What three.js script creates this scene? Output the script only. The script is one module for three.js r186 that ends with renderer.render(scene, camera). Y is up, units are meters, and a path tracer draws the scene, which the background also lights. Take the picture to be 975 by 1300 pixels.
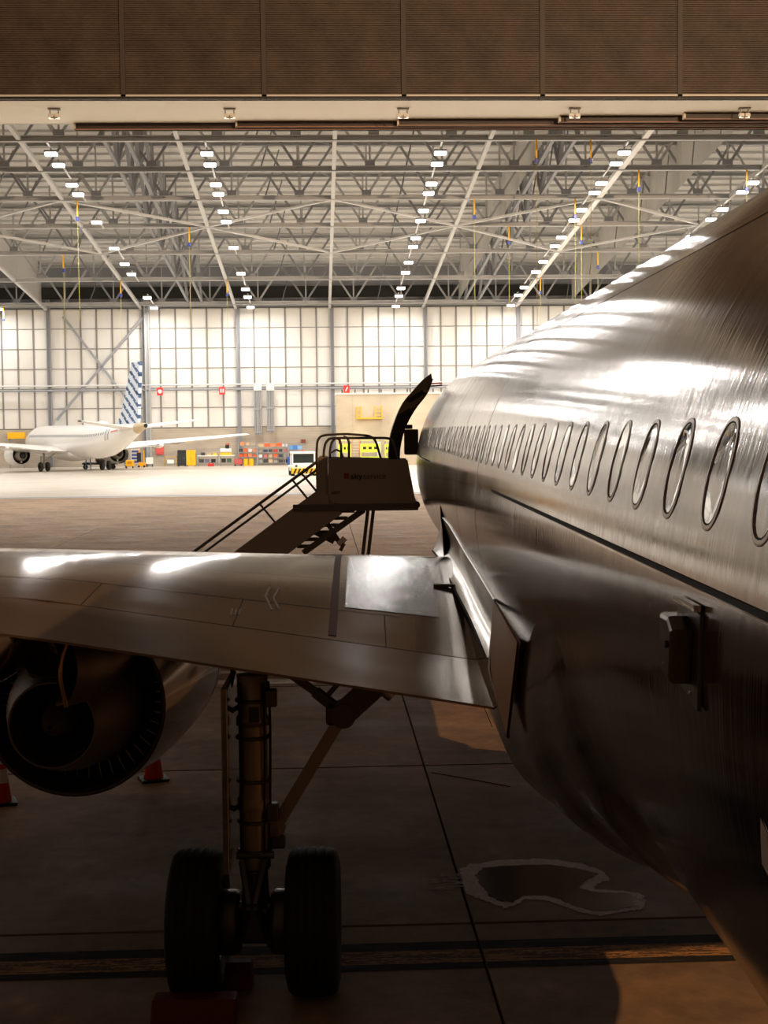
import * as THREE from 'three';
import { mergeGeometries, toCreasedNormals } from 'three/addons/utils/BufferGeometryUtils.js';
import { RoundedBoxGeometry } from 'three/addons/geometries/RoundedBoxGeometry.js';
import { RectAreaLightUniformsLib } from 'three/addons/lights/RectAreaLightUniformsLib.js';
import { FontLoader } from 'three/addons/loaders/FontLoader.js';
import { TextGeometry } from 'three/addons/geometries/TextGeometry.js';

// ---------------------------------------------------------------- camera, sky, light, exposure
RectAreaLightUniformsLib.init();
const scene = new THREE.Scene();
const renderer = new THREE.WebGLRenderer();
renderer.toneMapping = THREE.LinearToneMapping;
renderer.toneMappingExposure = 1.0;
renderer.shadowMap.enabled = true;
const D2R = Math.PI / 180, FOC = 1804;
const camera = new THREE.PerspectiveCamera(2 * Math.atan(650 / FOC) / D2R, 975 / 1300, 0.1, 600);
camera.position.set(0, 4.55, 0);
camera.rotation.set(-3.33 * D2R, -2.523 * D2R, -0.011, 'YXZ');
camera.updateMatrixWorld(true);
scene.add(camera);
// overcast night sky with the town's glow on it
scene.background = new THREE.Color().setRGB(0.074, 0.047, 0.030);

const FLOOD = 1150;       // candela of one floodlight under the soffit
const LAMP_POWER = 440;   // radiance of one roof lamp's face

// ---------------------------------------------------------------- helpers
const V = (x, y, z) => new THREE.Vector3(x, y, z);
const usedNames = new Map();
function numbered(name) {
  const n = usedNames.get(name) || 0; usedNames.set(name, n + 1);
  return n ? name + '_' + String(n).padStart(3, '0') : name;
}
let seed = 12345;
function rnd() { seed = (seed * 1664525 + 1013904223) >>> 0; return seed / 4294967296; }
const rr = (a, b) => a + (b - a) * rnd();
function mesh(name, geometry, material, parent = scene) {
  const m = new THREE.Mesh(geometry, material);
  m.name = parent === scene ? numbered(name) : name; m.castShadow = true; m.receiveShadow = true; parent.add(m);
  return m;
}
function tag(o, label, category, group, kind) {
  if (label) o.userData.label = label; if (category) o.userData.category = category;
  if (group) o.userData.group = group; if (kind) o.userData.kind = kind;
  return o;
}
function thing(name, label, category, pos = [0, 0, 0], turn = 0, group) {
  const o = new THREE.Group(); o.name = numbered(name); scene.add(o);
  o.position.set(...pos); o.rotation.y = turn; return tag(o, label, category, group);
}
function copy(o, pos, turn, label) {
  const c = o.clone(); c.userData = { ...o.userData }; c.name = numbered(o.name.replace(/_\d{3}$/, '')); scene.add(c);
  if (pos) c.position.set(...pos); if (turn !== undefined) c.rotation.y = turn; if (label) c.userData.label = label;
  return c;
}
function structGroup(name, label, category) {
  const o = new THREE.Group(); o.name = numbered(name); scene.add(o); return tag(o, label, category, null, 'structure');
}
// unit shapes, shared and scaled
const UNIT = new THREE.BoxGeometry(1, 1, 1);
const UCYL = new THREE.CylinderGeometry(1, 1, 1, 14);
const UI = (() => {   // unit I section along z
  const s = new THREE.Shape(), t = 0.17, w = 0.14;
  [[-.5, -.5], [.5, -.5], [.5, -.5 + t], [w / 2, -.5 + t], [w / 2, .5 - t], [.5, .5 - t], [.5, .5], [-.5, .5], [-.5, .5 - t], [-w / 2, .5 - t], [-w / 2, -.5 + t], [-.5, -.5 + t]]
    .forEach(([x, y], i) => i ? s.lineTo(x, y) : s.moveTo(x, y));
  return new THREE.ExtrudeGeometry(s, { depth: 1, bevelEnabled: false, steps: 1 }).translate(0, 0, -.5);
})();
const UH = UI.clone().rotateZ(Math.PI / 2);
function orient(m, a, b, up = V(0, 1, 0)) {
  const z = b.clone().sub(a).normalize();
  let x = up.clone().cross(z); if (x.lengthSq() < 1e-6) x = V(1, 0, 0).cross(z); x.normalize();
  m.quaternion.setFromRotationMatrix(new THREE.Matrix4().makeBasis(x, z.clone().cross(x), z));
  m.position.copy(a).add(b).multiplyScalar(.5);
}
function member(name, a, b, w, h, mat, parent, geo = UNIT) {   // a bar from a to b
  const m = mesh(name, geo, mat, parent); orient(m, a, b); m.scale.set(w, h, a.distanceTo(b)); return m;
}
function barGeo(a, b, w, h) {
  const g = new THREE.BoxGeometry(w, h, a.distanceTo(b)), o = new THREE.Object3D(); orient(o, a, b); o.updateMatrix(); return g.applyMatrix4(o.matrix);
}
function rodGeo(a, b, r1, r2 = r1, seg = 16) {
  const g = new THREE.CylinderGeometry(r2, r1, a.distanceTo(b), seg).rotateX(Math.PI / 2), o = new THREE.Object3D();
  orient(o, a, b); o.updateMatrix(); return g.applyMatrix4(o.matrix);
}
function rod(name, a, b, r, mat, parent, r2 = r) { return mesh(name, rodGeo(a, b, r, r2), mat, parent); }
function tubeGeo(pts, r, seg = 24, rad = 8, tension = .5) {
  return new THREE.TubeGeometry(new THREE.CatmullRomCurve3(pts, false, 'catmullrom', tension), seg, r, rad, false);
}
function boxGeo(w, h, d, x = 0, y = 0, z = 0) { return new THREE.BoxGeometry(w, h, d).translate(x, y, z); }
function rboxGeo(w, h, d, r, x = 0, y = 0, z = 0) { return new RoundedBoxGeometry(w, h, d, 2, r).translate(x, y, z); }
function merge(list) { return mergeGeometries(list.map((g) => { const n = g.index ? g.toNonIndexed() : g.clone(); for (const k of Object.keys(n.attributes)) if (!['position', 'normal', 'uv'].includes(k)) n.deleteAttribute(k); return n; })); }
function gridGeo(nu, nv, f, uvf) {   // surface from f(u,v) in 0..1
  const pos = [], uv = [], idx = [];
  for (let j = 0; j <= nv; j++) for (let i = 0; i <= nu; i++) {
    const p = f(i / nu, j / nv); pos.push(p.x, p.y, p.z); const t = uvf ? uvf(i / nu, j / nv) : [i / nu, j / nv]; uv.push(t[0], t[1]);
  }
  for (let j = 0; j < nv; j++) for (let i = 0; i < nu; i++) { const a = j * (nu + 1) + i, b = a + 1, c = a + nu + 1, d = c + 1; idx.push(a, b, d, a, d, c); }
  const g = new THREE.BufferGeometry();
  g.setAttribute('position', new THREE.Float32BufferAttribute(pos, 3)); g.setAttribute('uv', new THREE.Float32BufferAttribute(uv, 2)); g.setIndex(idx); g.computeVertexNormals();
  return g;
}
function polyGeo(pts, depth, bevel = 0) {   // extruded outline in xy, towards +z
  const s = new THREE.Shape(pts.map((p) => new THREE.Vector2(p[0], p[1])));
  return new THREE.ExtrudeGeometry(s, { depth, bevelEnabled: bevel > 0, bevelSize: bevel, bevelThickness: bevel, bevelSegments: 2, steps: 1 });
}
function lathe(profile, seg = 32) { return new THREE.LatheGeometry(profile.map((p) => new THREE.Vector2(Math.max(p[0], 1e-4), p[1])), seg); }

// ---- noise textures
function hash(x, y, s) { let h = (x * 374761393 + y * 668265263 + s * 2147483647) | 0; h = Math.imul(h ^ (h >>> 13), 1274126177); return ((h ^ (h >>> 16)) >>> 0) / 4294967296; }
function vnoise(x, y, px, py, s) {   // tiles with periods px, py
  const x0 = Math.floor(x), y0 = Math.floor(y), fx = x - x0, fy = y - y0, u = fx * fx * (3 - 2 * fx), v = fy * fy * (3 - 2 * fy);
  const m = (a, p) => ((a % p) + p) % p, X0 = m(x0, px), X1 = m(x0 + 1, px), Y0 = m(y0, py), Y1 = m(y0 + 1, py);
  return (hash(X0, Y0, s) * (1 - u) + hash(X1, Y0, s) * u) * (1 - v) + (hash(X0, Y1, s) * (1 - u) + hash(X1, Y1, s) * u) * v;
}
function fbm(u, v, fx, fy, oct, s) { let a = 0, w = .5, t = 0; for (let i = 0; i < oct; i++) { a += w * vnoise(u * fx, v * fy, fx, fy, s + i); t += w; w *= .55; fx *= 2; fy *= 2; } return a / t; }
function tex(n, f, srgb, rep) {   // f(u,v) -> [r,g,b] or number
  const d = new Uint8Array(n * n * 4);
  for (let y = 0; y < n; y++) for (let x = 0; x < n; x++) {
    const c = f(x / n, y / n), i = (y * n + x) * 4; const a = Array.isArray(c) ? c : [c, c, c];
    for (let k = 0; k < 3; k++) d[i + k] = Math.max(0, Math.min(255, a[k] * 255)); d[i + 3] = 255;
  }
  const t = new THREE.DataTexture(d, n, n); t.wrapS = t.wrapT = THREE.RepeatWrapping; t.magFilter = THREE.LinearFilter; t.minFilter = THREE.LinearMipmapLinearFilter;
  if (srgb) t.colorSpace = THREE.SRGBColorSpace; if (rep) t.repeat.set(rep[0], rep[1]); t.needsUpdate = true; return t;
}
const S = (color, roughness = .6, metalness = 0, extra = {}) => new THREE.MeshStandardMaterial({ color, roughness, metalness, ...extra });
const P = (o) => new THREE.MeshPhysicalMaterial(o);
const M = {
  steel: S(0xb4b4b3, .5, 0), steelLight: S(0xcfcecb, .45), steelDark: S(0x909194, .55), steelDeep: S(0x504f50, .6),
  white: S(0xe9e6df, .5), paintWhite: S(0xf2f0ea, .35), black: S(0x121212, .6), rubber: S(0x0d0c0c, .75), yellow: S(0xf0b400, .5), lime: S(0xd3e53a, .5),
  red: S(0xc8261f, .5), orange: S(0xe8602a, .5), blue: S(0x3d7fc4, .5), grey: S(0x8b8a86, .6), darkgrey: S(0x3a3a3c, .6), wood: S(0xb88a5a, .7), glass: P({ color: 0x27302f, roughness: .08, metalness: 0, ior: 1.5 }), tan: S(0xcdb08a, .7),
};
// pixel (975 x 1300 frame) to a world ray
function ray(px, py) { return V((px - 487.5) / FOC, -(py - 650) / FOC, -1).applyQuaternion(camera.quaternion); }
function atD(px, py, d) { const r = ray(px, py); return r.multiplyScalar(d / -r.z).add(camera.position); }            // on the plane z = -d
function onY(px, py, y = 0) { const r = ray(px, py); return r.multiplyScalar((y - 4.55) / r.y).add(camera.position); }   // on a level plane
// ---------------------------------------------------------------- apron
const noiseA = tex(512, (u, v) => { const a = fbm(u, v, 4, 4, 6, 3), b = fbm(u, v, 40, 40, 3, 9), c = fbm(u, v, 3, 12, 4, 21); const k = .74 + .24 * (a - .5) + .2 * (b - .5) + .2 * (c - .5); return [k, k * .97, k * .93]; }, true, [1 / 6, 1 / 6]);
const noiseB = tex(512, (u, v) => .5 + .6 * (fbm(u, v, 64, 64, 3, 5) - .5) + .5 * (fbm(u, v, 6, 6, 4, 8) - .5), false, [1 / 3, 1 / 3]);
const roughA = tex(256, (u, v) => { const k = .86 + .3 * (fbm(u, v, 5, 5, 5, 31) - .5); return [k, k, k]; }, false, [1 / 5, 1 / 5]);
const concretes = [0xc4a88b, 0xbca084, 0xcaae92].map((c) => S(c, 1, 0, { map: noiseA, roughnessMap: roughA, bumpMap: noiseB, bumpScale: .004 }));
function flatGeo(x0, x1, z0, z1, y) { return gridGeo(1, 1, (u, v) => V(x0 + (x1 - x0) * u, y, z0 + (z1 - z0) * v), (u, v) => [x0 + (x1 - x0) * u, -(z0 + (z1 - z0) * v)]); }
const apron = structGroup('floor_apron', 'brown stained concrete apron laid in large slabs with dark joints', 'concrete apron');
mesh('joint_bed', boxGeo(60, .1, 74, -4, -.1, -22), S(0x161210, .9), apron);
const JX = 1.34, JP = 6.0, JZ0 = 12.8, JZP = 6.17, GAP = .028;
for (let i = -5; i < 4; i++) for (let k = -3; k < 9; k++) {
  const x0 = JX + i * JP + GAP / 2, x1 = x0 + JP - GAP, z0 = -(JZ0 + k * JZP) - .03, z1 = z0 - JZP + .06;
  const g = boxGeo(x1 - x0, .12, z0 - z1, (x0 + x1) / 2, -.06, (z0 + z1) / 2), p = g.attributes.position, uv = g.attributes.uv;
  for (let q = 0; q < p.count; q++) uv.setXY(q, p.getX(q) + i * 1.7, -p.getZ(q) + k * 2.3);
  mesh('slab', g, concretes[(i * 7 + k * 3 + 60) % 3], apron);
}
{ // the apron beyond the slabs that can be told apart
  const x0 = JX - 5 * JP, x1 = JX + 4 * JP, zn = -(JZ0 - 3 * JZP), zf = -(JZ0 + 9 * JZP);
  const far = merge([flatGeo(-140, 110, zf, -100, 0), flatGeo(-140, x0, 60, zf, 0), flatGeo(x1, 110, 60, zf, 0), flatGeo(x0, x1, 60, zn, 0)]);
  mesh('far_paving', far, concretes[0], apron);
}
// ---- painted lines, worn
const wornYellow = tex(512, (u, v) => { const w = fbm(u, v, 8, 24, 5, 41), s = fbm(u, v, 60, 60, 2, 47); const k = w + .5 * (s - .5) > .5 ? 1 : .45; return [.66 * k + .08, .47 * k + .08, .27 * k + .08]; }, true, [.5, 2]);
const wornBlack = tex(256, (u, v) => { const w = fbm(u, v, 6, 6, 5, 51); const k = w > .56 ? .3 : .16; return [k, k, k * 1.02]; }, true, [.4, 2]);
const wornWhite = tex(256, (u, v) => { const w = fbm(u, v, 10, 10, 4, 61); const k = w > .45 ? .9 : .6; return [k, k * .95, k * .86]; }, true, [.4, 2]);
const mYellow = S(0xffffff, .95, 0, { map: wornYellow }), mBlackPaint = S(0xb8b0a8, 1, 0, { map: wornBlack }), mWhitePaint = S(0xffffff, .65, 0, { map: wornWhite });
function lineStrip(name, label, rows, mats, cut) {   // rows: [z0,z1] bands across the apron
  const g = tag(new THREE.Group(), label, 'painted line', null, 'structure'); g.name = numbered(name); scene.add(g);
  rows.forEach(([d0, d1, part], i) => {
    for (const [xa, xb] of cut) mesh(part, gridGeo(1, 1, (u, v) => V(xa + (xb - xa) * u, .0025 + i * .0006, -(d0 + (d1 - d0) * v)), (u, v) => [xa + (xb - xa) * u, d0 + (d1 - d0) * v]), mats[i], g);
  });
  return g;
}
const stripCut = []; for (let i = -5; i < 3; i++) stripCut.push([JX + i * JP + GAP / 2, JX + (i + 1) * JP - GAP / 2]);
const d1 = 4.55 * FOC / (1249 - 548), d2 = 4.55 * FOC / (1241 - 548), d3 = 4.55 * FOC / (1224 - 548), d4 = 4.55 * FOC / (1213 - 548);
lineStrip('trim_taxi_line', 'worn ochre line between two black bands on the apron under the wheels', [[d1, d2, 'black_band'], [d2, d3, 'yellow_band'], [d3, d4, 'black_band']], [mBlackPaint, mYellow, mBlackPaint], stripCut);
const w1 = 4.55 * FOC / (869 - 546), w2 = 4.55 * FOC / (863 - 546), w3 = 4.55 * FOC / (855 - 546), w4 = 4.55 * FOC / (851 - 546);
lineStrip('trim_white_line', 'pair of pale lines across the apron behind the landing gear', [[w1, w2, 'pale_band'], [w3, w4, 'pale_band']], [mWhitePaint, mWhitePaint], stripCut);
{ // crack running off the slab corner
  const a = onY(548, 981), b = onY(600, 990), c = onY(648, 999);
  mesh('crack', tubeGeo([a.setY(.001), b.setY(.001), c.setY(.001)], .008, 12, 5), M.black, apron);
}
// ---- puddle
{
  const rim = [[585, 1103], [598, 1097], [640, 1092], [690, 1090], [735, 1096], [765, 1106], [775, 1117], [758, 1122], [752, 1130], [790, 1131], [815, 1135], [821, 1146], [812, 1155], [790, 1158], [762, 1163], [735, 1158], [712, 1149], [690, 1142], [665, 1142], [655, 1150], [640, 1153], [622, 1146], [604, 1140], [590, 1135], [586, 1118]];
  const inner = [[603, 1112], [612, 1102], [650, 1099], [700, 1098], [738, 1104], [760, 1110], [745, 1118], [735, 1128], [760, 1134], [795, 1134], [812, 1141], [810, 1150], [790, 1154], [760, 1158], [735, 1153], [714, 1144], [692, 1137], [664, 1138], [650, 1146], [635, 1145], [620, 1138], [612, 1126]];
  const flat = (pts, y, jag) => {
    const w = []; pts.forEach((p, i) => { const q = pts[(i + 1) % pts.length]; for (let k = 0; k < 5; k++) { const t = k / 5, v = onY(p[0] + (q[0] - p[0]) * t, p[1] + (q[1] - p[1]) * t); w.push([v.x + rr(-jag, jag), -v.z + rr(-jag, jag)]); } });
    const g = new THREE.ShapeGeometry(new THREE.Shape(w.map((p) => new THREE.Vector2(p[0], p[1])))); g.rotateX(-Math.PI / 2).translate(0, y, 0); return g;
  };
  const salt = tex(256, (u, v) => { const k = .95 + .3 * (fbm(u, v, 24, 24, 4, 71) - .5); return [k, k * .95, k * .92]; }, true, [1.5, 1.5]);
  const pud = thing('puddle', 'drying puddle with a white salt rim on the brown concrete', 'puddle');
  mesh('salt_rim', flat(rim, .0035, .02), S(0xffffff, .9, 0, { map: salt, bumpMap: noiseB, bumpScale: .003 }), pud);
  const sp = []; for (let i = 0; i < 40; i++) { const c = onY(rr(548, 590), 1118 + rr(-10, 12)), s = rr(.006, .03); sp.push(new THREE.CircleGeometry(s, 7).rotateX(-Math.PI / 2).scale(2.4, 1, 1).translate(c.x, .003, c.z)); }
  tag(mesh('salt_spatter', merge(sp), S(0xc9beb6, .9), pud), null, null, null, 'stuff');
  mesh('water', flat(inner, .0055, .012), P({ color: new THREE.Color().setRGB(.045, .026, .012), roughness: .12, ior: 1.33, specularIntensity: 1 }), pud);
}

// ---------------------------------------------------------------- hangar shell
const DF = 100, DB = 190, XL = -86, XR = 66, SOFF = 27.45, TOP = 34.9;
const chordY = (d) => 20.75 + .0915 * (190 - d);
const deckY = (d) => chordY(d) + 5.6;
const floorNoise = tex(512, (u, v) => { const k = .9 + .12 * (fbm(u, v, 3, 9, 5, 81) - .5) + .05 * (fbm(u, v, 40, 40, 2, 83) - .5); return [k, k * .985, k * .955]; }, true, [1 / 14, 1 / 14]);
const floorRough = tex(256, (u, v) => .42 + .3 * (fbm(u, v, 4, 4, 5, 91) - .5), false, [1 / 9, 1 / 9]);
tag(mesh('floor_hangar', boxGeo(XR - XL, .4, DB - DF, (XL + XR) / 2, -.2, -(DF + DB) / 2).applyMatrix4(new THREE.Matrix4()), S(0xd8d0c6, 1, 0, { map: floorNoise, roughnessMap: floorRough })), 'pale polished hangar floor under the roof lamps', 'hangar floor', null, 'structure');
{ const f = scene.children[scene.children.length - 1].geometry, p = f.attributes.position; for (let q = 0; q < p.count; q++) f.attributes.uv.setXY(q, p.getX(q), p.getZ(q)); }
// the threshold rail the doors run on
tag(mesh('trim_threshold', boxGeo(XR - XL, .012, 1.2, (XL + XR) / 2, .006, -101.2), M.steelDark), 'grey door rail let into the floor at the hangar opening', 'door rail', null, 'structure');

// front: ribbed header panels, soffit, tracks
const ribbed = tex(128, (u, v) => { const k = .8 + .35 * (fbm(u, v, 5, 3, 4, 101) - .5) + .12 * (fbm(u, v, 40, 40, 2, 103) - .5); return [k, k * .98, k * .95]; }, true, [1 / 9, 1 / 7]);
const mRib = S(0x6f5f50, .6, 0, { map: ribbed }), mRibPost = S(0x51443a, .6);
const header = structGroup('wall_header', 'brown ribbed cladding over the open hangar door', 'wall');
const seamPx = [155, 333, 511, 688, 864], seamX = seamPx.map((px) => atD(px, 70, DF).x), pitch = (seamX[4] - seamX[0]) / 4;
mesh('header_backing', boxGeo(XR - XL + 4, TOP - SOFF + 6, .3, (XL + XR) / 2, (TOP + SOFF) / 2 + 3, -DF - .45), S(0x2c251f, .8), header);
{
  const N = 48, rp = (TOP - SOFF - .35) / N, prof = [];
  for (let i = 0; i < N; i++) { const y = SOFF + .3 + i * rp; prof.push([y, 0], [y + rp * .18, .075], [y + rp * .62, .075], [y + rp * .8, 0]); }
  prof.push([SOFF + .3 + N * rp, 0]);
  const w = pitch - .36, geo = gridGeo(1, prof.length - 1, (u, v) => { const q = prof[Math.round(v * (prof.length - 1))]; return V(-w / 2 + w * u, q[0], q[1]); }, (u, v) => [w * u, 7 * v]);
  const g2 = toCreasedNormals(geo, .3);
  for (let k = -5; k < 8; k++) {
    const x = seamX[0] + pitch * (k + .5); if (x - pitch / 2 < XL - 2 || x + pitch / 2 > XR + 2) continue;
    const m = mesh('ribbed_panel', g2, mRib, header); m.position.set(x, 0, -DF - .25);
    mesh('seam_post', boxGeo(.34, TOP - SOFF, .2, seamX[0] + pitch * k, (TOP + SOFF) / 2, -DF - .2), mRibPost, header);
  }
  mesh('top_band', boxGeo(XR - XL + 4, 1.6, .3, (XL + XR) / 2, TOP + .8, -DF - .1), S(0x9a8a76, .6), header);
  mesh('bottom_flashing', boxGeo(XR - XL + 4, .14, .3, (XL + XR) / 2, SOFF + .09, -DF - .1), S(0x2a221d, .6), header);
}
const SB = 108.2;
tag(mesh('ceiling_soffit', boxGeo(XR - XL, .3, SB - DF - .2, (XL + XR) / 2, SOFF + .17, -(SB + DF) / 2), S(0xf3ead9, .55)), 'cream painted soffit above the door tracks', 'soffit', null, 'structure');
tag(mesh('wall_over_soffit', boxGeo(XR - XL, 8.6, .3, (XL + XR) / 2, SOFF + 4.3 + .02, -SB + .1), M.white), 'white inner wall above the door soffit', 'wall', null, 'structure');
[[95, 107.9, .5], [300, 107.3, .45], [505, 106.6, .5], [710, 105.6, .5], [868, 104.6, .5]].forEach(([px, d, h], i) => {
  const x0 = atD(px, 165, d).x, t = thing('door_track', ['lowest', 'second', 'middle', 'fourth', 'shortest'][i] + ' of the dark stepped door tracks under the cream soffit', 'door track', [0, SOFF, -d], 0);
  t.userData.group = 'door tracks under the soffit';
  mesh('track_beam', boxGeo(XR - x0 - .4, h, .32, (XR + x0) / 2 - .2, -h / 2, 0), S(0x3a2c22, .55), t);
  mesh('track_lip', boxGeo(XR - x0 - .4, .07, .5, (XR + x0) / 2 - .2, -h + .035, .06), S(0x8a5f3a, .5), t);
  mesh('end_plate', boxGeo(.14, h * .9, .45, x0 + .02, -h * .45, .02), S(0xd9cdb8, .5), t);
});
// small twin flood fittings under the soffit, shining down on the apron
{
  const f0 = thing('soffit_floodlight', 'small pale twin-headed floodlight hanging from the cream soffit', 'floodlight', [0, SOFF, -103], 0, 'floodlights under the soffit');
  mesh('mount_plate', boxGeo(.85, .07, .4, 0, -.035, 0), S(0x9a9184, .5), f0);
  for (const s of [-1, 1]) {
    mesh('bracket', boxGeo(.08, .42, .12, s * .3, -.24, 0), M.grey, f0);
    mesh('head', rboxGeo(.38, .26, .34, .05, s * .22, -.5, 0), S(0xe6dfd2, .4), f0);
  }
  mesh('body', rboxGeo(.5, .2, .3, .04, 0, -.58, 0), S(0x7c756b, .5), f0);
  for (const s of [-1, 1]) mesh('lamp_lens', boxGeo(.3, .03, .22).rotateX(-.5).translate(s * .22, -.64, .06), S(0xffffff, .4, 0, { emissive: new THREE.Color(1, .84, .62), emissiveIntensity: 1.4 }), f0);
  const x0 = atD(69, 147, 103).x, fp = (atD(945, 147, 103).x - x0) / 4;
  [0, 1, 2, 3, 4, -1, -2, 5].forEach((k, i) => {
    const x = x0 + fp * k; if (!i) f0.position.x = x; else copy(f0, [x, SOFF, -103], 0);
    const l = new THREE.SpotLight(new THREE.Color(1, .92, .8), FLOOD, 0, .62, .55, 2); l.position.set(x, SOFF - .74, -102.9); l.target.position.set(x, 0, -85); l.shadow.radius = 6; scene.add(l); scene.add(l.target);
  });
}
// walls, roof deck
const mPanel = [0xdcd9d2, 0xe2dfd8, 0xd7d3ca].map((c) => S(c, .6));
const mMull = S(0x82807c, .6);
const wallB = structGroup('wall_back', 'white panelled back wall of the hangar with grey mullions', 'wall');
const PW = 2.07, PH = 2.62, WY = 5.0;
{
  const col0 = atD(303, 460, DB).x;   // a column axis
  mesh('masonry_base', boxGeo(XR - XL, WY, .5, (XL + XR) / 2, WY / 2, -DB - .25), S(0xcbbfae, .85, 0, { bumpMap: noiseB, bumpScale: .01, map: tex(256, (u, v) => { const b = fbm(u, v, 6, 6, 4, 111), j = ((v * 16) % 1) < .07 ? .93 : 1, k = (.86 + .2 * (b - .5)) * j; return [k, k * .99, k * .97]; }, true, [8, 1]) }), wallB);
  mesh('upper_backing', boxGeo(XR - XL, 30, .2, (XL + XR) / 2, WY + 15, -DB - .5), M.steelDark, wallB);
  const pg = boxGeo(PW - .14, PH - .09, .1), rest = [];
  for (let i = -23; i < 40; i++) for (let r = 0; r < 6; r++) {
    const x = col0 + (i + .5) * PW, y = WY + (r + .5) * PH + .1; if (x < XL + 1 || x > XR - 1) continue;
    if (x > -47 && x < 34) { const m = mesh('wall_panel', pg, mPanel[(i * 5 + r * 3 + 300) % 3], wallB); m.position.set(x, y, -DB - .22); }
    else rest.push(pg.clone().translate(x, y, -DB - .22));
  }
  tag(mesh('far_panels', merge(rest), mPanel[0], wallB), null, null, null, 'stuff');
  for (let i = -30; i < 40; i++) { const x = col0 + i * PW; if (x > XL && x < XR) member('mullion', V(x, WY, -DB - .12), V(x, WY + 15.9, -DB - .12), .15, .2, mMull, wallB); }
  for (let r = 0; r <= 6; r++) member('girt', V(XL, WY + .1 + r * PH, -DB - .12), V(XR, WY + .1 + r * PH, -DB - .12), .1, .09, mMull, wallB);
  // dark louvred band above the wall panels
  member('vent_band', V(XL, 22.9, -DB - .3), V(XR, 22.9, -DB - .3), .3, 1.5, S(0x26241f, .7), wallB);
  member('head_beam', V(XL, 21.3, -DB + .3), V(XR, 21.3, -DB + .3), .4, .7, M.steel, wallB, UI);
  for (let i = -7; i <= 6; i++) { const x = col0 + i * PW * 6; if (x > XL && x < XR) member('column', V(x, 0, -DB + .35), V(x, 22, -DB + .35), .55, .5, M.steelDark, wallB, UI); }
  const wc = atD(188, 450, DB).x; member('wide_column', V(wc, 0, -DB + .7), V(wc, 22, -DB + .7), 1.1, .6, M.steel, wallB, UI);
  for (const y of [488, 494]) { const h = atD(300, y, DB - .6).y; rod('rail_pipe', V(XL, h, -DB + .75), V(XR, h, -DB + .75), y === 488 ? .11 : .14, y === 488 ? M.steelLight : M.steelDark, wallB); }
  for (const [a, b] of [[[80, 402], [183, 535]], [[186, 398], [72, 533]]]) member('cross_brace', atD(a[0], a[1], DB - .5), atD(b[0], b[1], DB - .5), .3, .3, M.steelDark, wallB);
}
const sideW = (x, name, label) => {
  const w = structGroup(name, label, 'wall'), n = 18;
  mesh('wall_sheet', boxGeo(.4, 36, DB - SB + 8, x, 18, -(DB + SB - 8) / 2), mPanel[1], w);
  const s = x < 0 ? .35 : -.35;
  for (let i = 1; i < n; i++) member('post', V(x + s, 0, -SB - i * (DB - SB) / n), V(x + s, 26, -SB - i * (DB - SB) / n), .3, .3, M.steelDark, w);
  for (let i = 1; i < 7; i++) member('girt', V(x + s, i * 3.6, -SB), V(x + s, i * 3.6, -DB), .15, .15, M.steelDark, w);
};
sideW(XL - .2, 'wall_left', 'white left side wall of the hangar with grey posts'); sideW(XR + .2, 'wall_right', 'white right side wall of the hangar with grey posts');
{
  const roof = structGroup('ceiling_roof', 'pale ribbed roof deck above the steel trusses', 'roof');
  const a = V((XL + XR) / 2, deckY(SB - 8) + .15, -(SB - 8)), b = V((XL + XR) / 2, deckY(DB + .6) + .15, -(DB + .6));
  member('roof_deck', a, b, XR - XL + 2, .3, S(0xc8c5bf, .7), roof);
  for (let d = SB + 1; d < DB; d += 2.4) member('purlin', V(XL, deckY(d) - .12, -d), V(XR, deckY(d) - .12, -d), .14, .24, M.steelLight, roof);
}
// ---------------------------------------------------------------- roof steel
const TD = [114.4, 123.2, 132.9, 143.6, 155.8, 170.3, 186.2];
const LX0 = atD(425, 185, 114.4).x, LP = 12.4, BAY = LP / 2;
TD.forEach((d, ti) => {
  const t = thing('roof_truss', ['first', 'second', 'third', 'fourth', 'fifth', 'sixth', 'last'][ti] + ' grey lattice truss across the hangar, counted from the door', 'truss', [0, chordY(d), -d]);
  t.userData.group = 'roof trusses across the hangar';
  member('lower_chord', V(XL, 0, 0), V(XR, 0, 0), .42, .46, M.steel, t, UI);
  member('upper_chord', V(XL, 4.9, 0), V(XR, 4.9, 0), .4, .4, M.steel, t, UI);
  const k0 = Math.ceil((XL + 2 - LX0) / BAY), k1 = Math.floor((XR - 2 - LX0) / BAY);
  for (let k = k0; k < k1; k++) {
    const x = LX0 + (k + .5) * BAY, lo = V(x, .1, 0);
    member('web_diagonal', lo, V(x - BAY / 2, 4.8, 0), .2, .22, k % 2 ? M.steelDark : M.steel, t);
    member('web_diagonal', lo, V(x + BAY / 2, 4.8, 0), .2, .22, k % 2 ? M.steelDark : M.steel, t);
    member('web_post', lo, V(x, 4.8, 0), .14, .16, M.steel, t);
    const g = mesh('gusset_plate', UNIT, M.steelDark, t); g.position.set(x, .42, .02); g.scale.set(.85, .55, .3);
  }
  // light sub-purlins braced off the truss
  for (let k = k0; k < k1; k += 2) {
    const x = LX0 + k * BAY;
    member('fly_brace', V(x, .2, 0), V(x + 1.2, 5.0, -3.2), .1, .1, M.steelDark, t);
    member('fly_brace', V(x + BAY, 4.7, 0), V(x + BAY - 2.2, 5.1, 3.2), .08, .08, M.steelDark, t);
  }
});
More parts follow.
